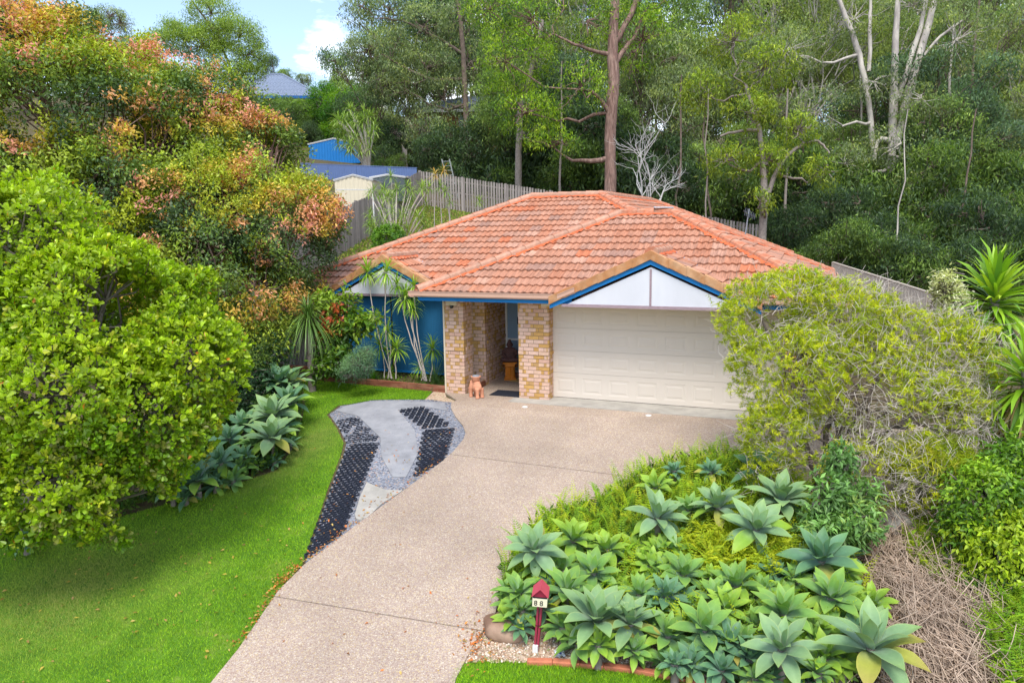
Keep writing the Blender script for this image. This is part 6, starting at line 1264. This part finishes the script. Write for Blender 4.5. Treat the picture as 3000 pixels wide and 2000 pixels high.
MB().prism([(-bw/2-.004, -bd/2+.006, z1), (bw/2+.004, -bd/2+.006, z1), (0, -bd/2+.006, z1+rh_-.002)], (0, .01, 0)).build('gable_end', M_red, bx)
fc = bpy.data.curves.new('number', 'FONT'); fc.body = '8 8'; fc.size = bh*.8; fc.align_x = 'CENTER'; fc.align_y = 'CENTER'; fc.extrude = .0012; fc.materials.append(mat('black_print', (.015, .015, .015), .5))
fo = bpy.data.objects.new('number', fc); COL.objects.link(fo); bpy.context.view_layer.update(); tm = bpy.data.meshes.new_from_object(fo); bpy.data.objects.remove(fo); tm.materials.clear(); tm.materials.append(mat('black_print')); fo = link('number', tm, bx); fo.location = (-bw*.08, -bd/2-.0025, bh*.42); fo.rotation_euler = (math.radians(90), 0, 0)
# ================================================================== ROCKS, EDGING, LITTER
def rock(name, c, sx, sy, sz, m_, label, rz=0, seed=1):
    rs = np.random.default_rng(seed); bm = bmesh.new(); bmesh.ops.create_icosphere(bm, subdivisions=4, radius=1); V = np.array([v.co[:] for v in bm.verts]); fr = rs.normal(size=(7, 3))*1.6; phs = rs.random(7)*6
    d = sum(np.sin(V @ fr[i]+phs[i]) for i in range(7))*.055; pl = norm(rs.normal(size=(9, 3))); cut = np.min([np.where(V @ q > .85, .85/np.maximum(V @ q, .01), 1) for q in pl], 0)
    V = V*(1+d)[:, None]*cut[:, None]*np.array((sx, sy, sz)); 
    for v, q in zip(bm.verts, V): v.co = q
    me = bpy.data.meshes.new(name); bm.to_mesh(me); bm.free(); me.materials.append(m_); me.polygons.foreach_set('use_smooth', np.ones(len(me.polygons), bool))
    o = link(name, me, None, c, (0, 0, rz)); return tag(o, label, 'rock')
M_rb = mat('brown_sandstone', (.22, .125, .08), .9, vary=.35, vscale=3, bump=.8, bscale=12, col2=(.34, .23, .16)); M_rl = mat('lichen_rock', (.17, .13, .11), .95, spec=.1, vary=.5, vscale=14, bump=1, bscale=20, col2=(.3, .285, .25))
c = gp(1480, 1860); rock('sandstone_boulder', (c[0], c[1]+.05, c[2]+.06), .33, .24, .14, M_rb, 'long brown sandstone boulder left of the letterbox under the agaves', YAW-.2, 3)
c = gp(1640, 1860); rock('sandstone_boulder', (c[0], c[1]+.15, c[2]+.05), .25, .2, .16, M_rb, 'dark boulder behind the letterbox post', .3, 4)
c = gp(2630, 1540, .1); rock('lichen_boulder', c, .28, .26, .24, M_rl, 'tall lichen spotted rock at the top of the straw pile', .4, 5)
c = gp(2780, 1650, .05); rock('lichen_boulder', c, .28, .22, .24, M_rl, 'lichen spotted rock right of the straw pile', 1.2, 6)
c = gp(2530, 1600); rock('lichen_boulder', c, .22, .2, .16, M_rb, 'brown rock under the leafy shrub', .9, 8)
M_edge = mat('terracotta_edging', (.5, .17, .09), .85, vary=.2, vscale=8, bump=.4)
eg = [gp(*q) for q in [(1545, 1943), (1620, 1944), (1700, 1950), (1770, 1957), (1850, 1966), (1930, 1980), (2010, 1996), (2090, 2014), (2180, 2040)]]; r = empty('garden_edging', eg[0], label='curved terracotta brick edging between verge grass and pebbles', cat='edging')
for a, b in zip(eg[:-1], eg[1:]):
    a, b = a-eg[0], b-eg[0]; b = a+(b-a)*.985; MB().bar(a+np.array((0, 0, .02)), b+np.array((0, 0, .02)), .085, .07).build('edging_brick', M_edge, r, bevel=.008)
c = gp(1640, 1922); r = empty('litter_packet', (c[0], c[1], c[2]+.02), rz=.5, label='crumpled white and blue packet lying on the pebbles', cat='litter')
n = 6; V = [(.11*(i/n-.5), .14*(j/n-.5), .02+.012*math.sin(i*2.3+j*1.7)+.01*random.random()) for i in range(n+1) for j in range(n+1)]; Fs = [(i*(n+1)+j, (i+1)*(n+1)+j, (i+1)*(n+1)+j+1, i*(n+1)+j+1) for i in range(n) for j in range(n)]
MB().add(V, Fs).build('wrapper', mat('white_print', (.66, .68, .74), .4), r); V2_ = [(x, y, z+.002) for x, y, z in V]; MB().add(V2_, [f for k_, f in enumerate(Fs) if k_ in (8, 9, 15, 20, 21, 27)]).build('blue_print', mat('blue_print', (.05, .1, .35), .4), r)
for (px, py, lab) in ((1538, 1192, 'small round white drain cap on the driveway near the right pillar'), (1900, 1217, 'small white drain cap on the driveway in front of the garage door')):
    c = gp(px, py, .036); r = MB().lathe([(.06, 0), (.058, .012), (.045, .016), (.01, .016)], n=16).build('drain_cap', MW, None, loc=c); tag(r, lab, 'drain cap')
# ---- straw pile of dead branches
n = 2600; cen = [gp(*q) for q in [(2640, 1600), (2700, 1700), (2760, 1800), (2800, 1900), (2660, 1950), (2840, 2000), (2600, 1680), (2870, 1780), (2720, 1880)]]
paths, rads = [], []
dirm = norm(np.array(gp(2830, 1950))-np.array(gp(2640, 1600)))
for i in range(n):
    c0 = cen[rng.integers(len(cen))]+rng.normal(size=3)*[.28, .32, 0]; L_ = random.uniform(.25, .8); 
    d_ = norm((dirm*1.1*random.choice((1, -1)) if random.random() < .7 else 0)+rng.normal(size=3)*[.45, .45, .12]); z = hz(c0[0], c0[1])+.02+abs(random.gauss(0, .10)); p = np.array((c0[0], c0[1], z))
    pts = [p]
    for _ in range(4): d_ = norm(d_+rng.normal(size=3)*.16); p = p+d_*L_/4; p[2] = max(p[2], hz(p[0], p[1])+.01); pts.append(p)
    paths.append(np.array(pts)); rads.append(np.full(5, random.uniform(.0025, .007)))
V, Fc, _ = tube_arr(paths, rads, 3); tag(link('straw_pile', np_mesh('straw_pile', V, [Fc], mat('dry_straw', (.5, .38, .28), .9, vary=.3, vscale=3))), 'heap of dry grey brown branches and straw beside the agaves', 'dead branches', kind='stuff')
litter('fallen_leaves', [gp(random.uniform(2560, 2980), random.uniform(1640, 2040))[:2] for _ in range(1500)], 'carpet of tan dead leaves under the straw pile', [(.45, .3, .18), (.55, .4, .27), (.3, .18, .1)], (.04, .09))
# ================================================================== PLANTER TIMBERS, PORCH THINGS
M_sleep = mat('red_brown_sleeper', (.2, .065, .035), .75, vary=.35, vscale=4, bump=.5, bscale=15, stretch=(1, 6, 6), col2=(.28, .12, .07))
r = empty('planter_edge', (-5.7, .28, 0), label='low red brown timber sleeper edge of the front planter bed', cat='edging')
for x0, x1, dy0, dy1 in ((0, 1.55, 0, -.09), (1.56, 2.75, -.09, -.16), (2.76, 3.85, -.16, -.22)): MB().bar((x0, dy0, .085), (x1, dy1, .085), .075, .17).build('sleeper', M_sleep, r, bevel=.012)
MB().bar((4.42, -.05, .08), (4.44, .66, .08), .06, .17).build('sleeper', M_sleep, r, bevel=.008)
sheet('planter_soil', [(-5.65, .3), (-1.88, .1), (-1.88, 1.55), (-5.65, 1.55)], .1, M_soil, hf=lambda x, y: 0)
sheet('planter_soil', [(-1.33, .2), (-1.27, .2), (-1.27, 1.0), (-1.8, 1.0), (-1.8, .48), (-1.33, .48)], .06, M_soil, hf=lambda x, y: 0)
# solar light
c = ony(1074, 1082, .28); r = empty('solar_light', (c[0], c[1]-.0, .1), label='small grey solar spotlight with white rimmed face in the planter', cat='garden light')
dz = c[2]-.1; MB().tube([(0.03, .02, 0), (0, 0, dz-.05)], .02, 8).build('stake', mat('grey_plastic', (.2, .22, .25), .4), r); hd = MB().lathe([(.03, -.08), (.05, .0), (.055, .03), (.05, .035), (.0, .035)], n=16).build('lamp_head', mat('grey_plastic'), r); hd.location = (0, 0, dz); hd.rotation_euler = (math.radians(25), .1, 0)
rim = MB().lathe([(.055, .036), (.052, .042), (.03, .040)], n=16).box(-.0, .0, 0, 0, 0, 0).build('rim', MW, hd); MB().box(-.018, .018, -.018, .018, .042, .046).build('solar_cell', mat('black_gloss'), hd)
# rubber door mat
MB_ = MB().box(-.75, .0, .02, .55, .036, .052); o = MB_.build('door_mat', mat('black_mat', (.015, .018, .028), .9, vary=.2, vscale=30, bump=.8, bscale=150), bevel=.005); tag(o, 'black rubber door mat on the porch floor behind the right pillar', 'door mat')
r = MB().box(-.85, -.05, 1.55, 1.95, .036, .05).build('straw_mat', mat('tan_mat', (.4, .27, .1), .95, vary=.2, vscale=30), bevel=.004); tag(r, 'tan doormat with pale rim at the door step', 'door mat')
# elephant planter (continuous body remeshed from overlapping volumes)
def blob(name, parts, m_, parent, vox=.012, smooth=3):
    bm = bmesh.new()
    for kind, *a in parts:
        if kind == 's':
            c, r3, rot = a; M = Matrix.Translation(c) @ Euler(rot).to_matrix().to_4x4() @ Matrix.Diagonal((*r3, 1)); bmesh.ops.create_uvsphere(bm, u_segments=16, v_segments=10, radius=1, matrix=M)
        else:
            pts, rad = a; V, Fc, _ = tube_arr([np.array(pts, float)], [rad], 10); vs = [bm.verts.new(v) for v in V]
            for f in Fc: bm.faces.new([vs[k] for k in f])
            bm.faces.new(vs[:10][::-1]); bm.faces.new(vs[-10:])
    me = bpy.data.meshes.new(name); bm.to_mesh(me); bm.free(); me.materials.append(m_); o = link(name, me, parent)
    md = o.modifiers.new('remesh', 'REMESH'); md.mode = 'VOXEL'; md.voxel_size = vox; md.use_smooth_shade = True
    m2 = o.modifiers.new('smooth', 'SMOOTH'); m2.factor = .5; m2.iterations = smooth; return o
M_terra = mat('terracotta', (.62, .28, .165), .8, vary=.12, vscale=9, bump=.25, bscale=40)
ep = gp(1388, 1170); r = empty('elephant_planter', (ep[0]+.02, ep[1]+.1, .036), rz=-.5, label='terracotta elephant shaped planter standing in front of the left pillar', cat='planter')
blob('elephant', [('s', (0.02, 0, .24), (.15, .1, .125), (0, 0, 0)), ('s', (-.12, 0, .27), (.085, .078, .095), (0, 0, 0)), ('t', [(-.18, 0, .27), (-.225, -.01, .18), (-.225, -.02, .09), (-.2, -.02, .03), (-.23, -.02, .015)], [.042, .036, .028, .024, .02]),
 ('t', [(-.1, .06, .22), (-.11, .065, .08), (-.115, .065, 0)], [.05, .04, .05]), ('t', [(-.1, -.06, .22), (-.11, -.065, .08), (-.115, -.065, 0)], [.05, .04, .05]), ('t', [(.12, .06, .22), (.13, .065, .08), (.135, .065, 0)], [.055, .042, .052]), ('t', [(.12, -.06, .22), (.13, -.065, .08), (.135, -.065, 0)], [.055, .042, .052]),
 ('s', (-.09, .085, .25), (.06, .016, .085), (0.2, .2, 0)), ('s', (-.09, -.085, .25), (.06, .016, .085), (-.2, .2, 0)), ('s', (-.15, 0, .33), (.05, .05, .05), (0, 0, 0)), ('t', [(.17, 0, .28), (.19, 0, .18)], [.014, .01]), ('s', (0.02, 0, .34), (.1, .085, .05), (0, 0, 0))], M_terra, r)
for s_ in (-1, 1): MB().tube([(-.18, s_*.04, .21), (-.22, s_*.05, .17), (-.235, s_*.052, .19)], [.012, .01, .004], 6).build('tusk', M_terra, r, smooth=True)
MB().lathe([(.085, .36), (.09, .42), (.115, .47), (.12, .485), (.1, .488), (.085, .47)], n=20).build('pot_rim', M_terra, r, smooth=True)
MB().lathe([(.095, .47), (.08, .5), (.04, .515), (.0, .52)], n=14).build('stones', mat('grey_stones', (.25, .26, .28), .8, vary=.5, vscale=60), r); MB().tube([(0, 0, .5), (.01, 0, .56), (.0, 0, .6)], [.012, .008, .004], 6).build('cactus_stem', mat('black_metal'), r)
# pedestal and statue
pp = (-.93, 1.78, .036); r = empty('pedestal', pp, rz=YAW, label='orange fluted column pedestal with scroll capital in the porch', cat='pedestal'); M_or = mat('orange_glaze', (.6, .2, .02), .45, vary=.12, vscale=8)
MB().box(-.15, .15, -.15, .15, 0, .05).build('base', M_or, r, bevel=.01); MB().lathe([(.135, .05), (.12, .08), (.125, .32), (.135, .34)], n=40, flute=.09).build('shaft', M_or, r); MB().box(-.17, .17, -.15, .15, .42, .455).build('abacus', M_or, r, bevel=.008)
m = MB()
for s_ in (-1, 1): m.tube([(s_*.155, -.15, .385), (s_*.155, .15, .385)], .045, 14)
m.box(-.12, .12, -.14, .14, .35, .42).build('capital', M_or, r)
for s_ in (-1, 1): MB().tube([(s_*.155, -.152, .385), (s_*.155, -.158, .385)], .02, 10).build('scroll', M_or, r)
r = empty('statue', (pp[0], pp[1], pp[2]+.456), rz=YAW-.1, label='dark brown seated stone figure resting on the orange pedestal', cat='statue'); M_st = mat('brown_stone', (.1, .05, .045), .75, vary=.35, vscale=8, bump=.4)
blob('figure', [('s', (0, 0, .07), (.18, .13, .075), (0, 0, 0)), ('s', (0, .01, .2), (.12, .09, .14), (0, 0, 0)), ('s', (0, .0, .3), (.15, .08, .07), (0, 0, 0)), ('s', (0, -.01, .44), (.07, .075, .09), (0, 0, 0)), ('s', (0, .0, .53), (.04, .045, .04), (0, 0, 0)), ('t', [(0, 0, .34), (0, 0, .4)], [.045, .04]),
 ('t', [(-.15, 0, .3), (-.17, -.02, .2), (-.09, -.1, .13)], [.045, .04, .03]), ('t', [(.15, 0, .3), (.17, -.02, .2), (.09, -.1, .13)], [.045, .04, .03]), ('t', [(-.1, 0, .08), (-.19, -.07, .06), (0, -.13, .05)], [.06, .055, .04]), ('t', [(.1, 0, .08), (.19, -.07, .06), (0, -.13, .06)], [.06, .055, .04]),
 ('s', (0, -.085, .44), (.012, .014, .022), (0, 0, 0)), ('s', (-.072, 0, .43), (.012, .018, .04), (0, 0, 0)), ('s', (.072, 0, .43), (.012, .018, .04), (0, 0, 0)), ('s', (0, .02, -.0), (.17, .12, .02), (0, 0, 0))], M_st, r, .011)
# white pot and cup behind the planter sleeper, red bricks near the side fence
c = (-1.4, .85, .06); o = MB().lathe([(.03, 0), (.035, .14), (.03, .145)], n=14).build('white_cup', MW, None, loc=c, smooth=True); tag(o, 'small white cup in the porch side planter', 'cup')
for k, (px, py) in enumerate(((848, 1078), (875, 1078), (900, 1080))): c = gp(px, py); o = MB().box(-.2, .2, -.05, .05, 0, .07).build('edging_brick', mat('red_brick', (.5, .16, .08), .85, vary=.2), None, loc=c, rot=(0, 0, .2), bevel=.006); tag(o, ['red brick nearest the tree beside the side fence', 'middle red brick beside the side fence', 'red brick nearest the planter beside the side fence'][k], 'brick')
bpy.context.view_layer.update()
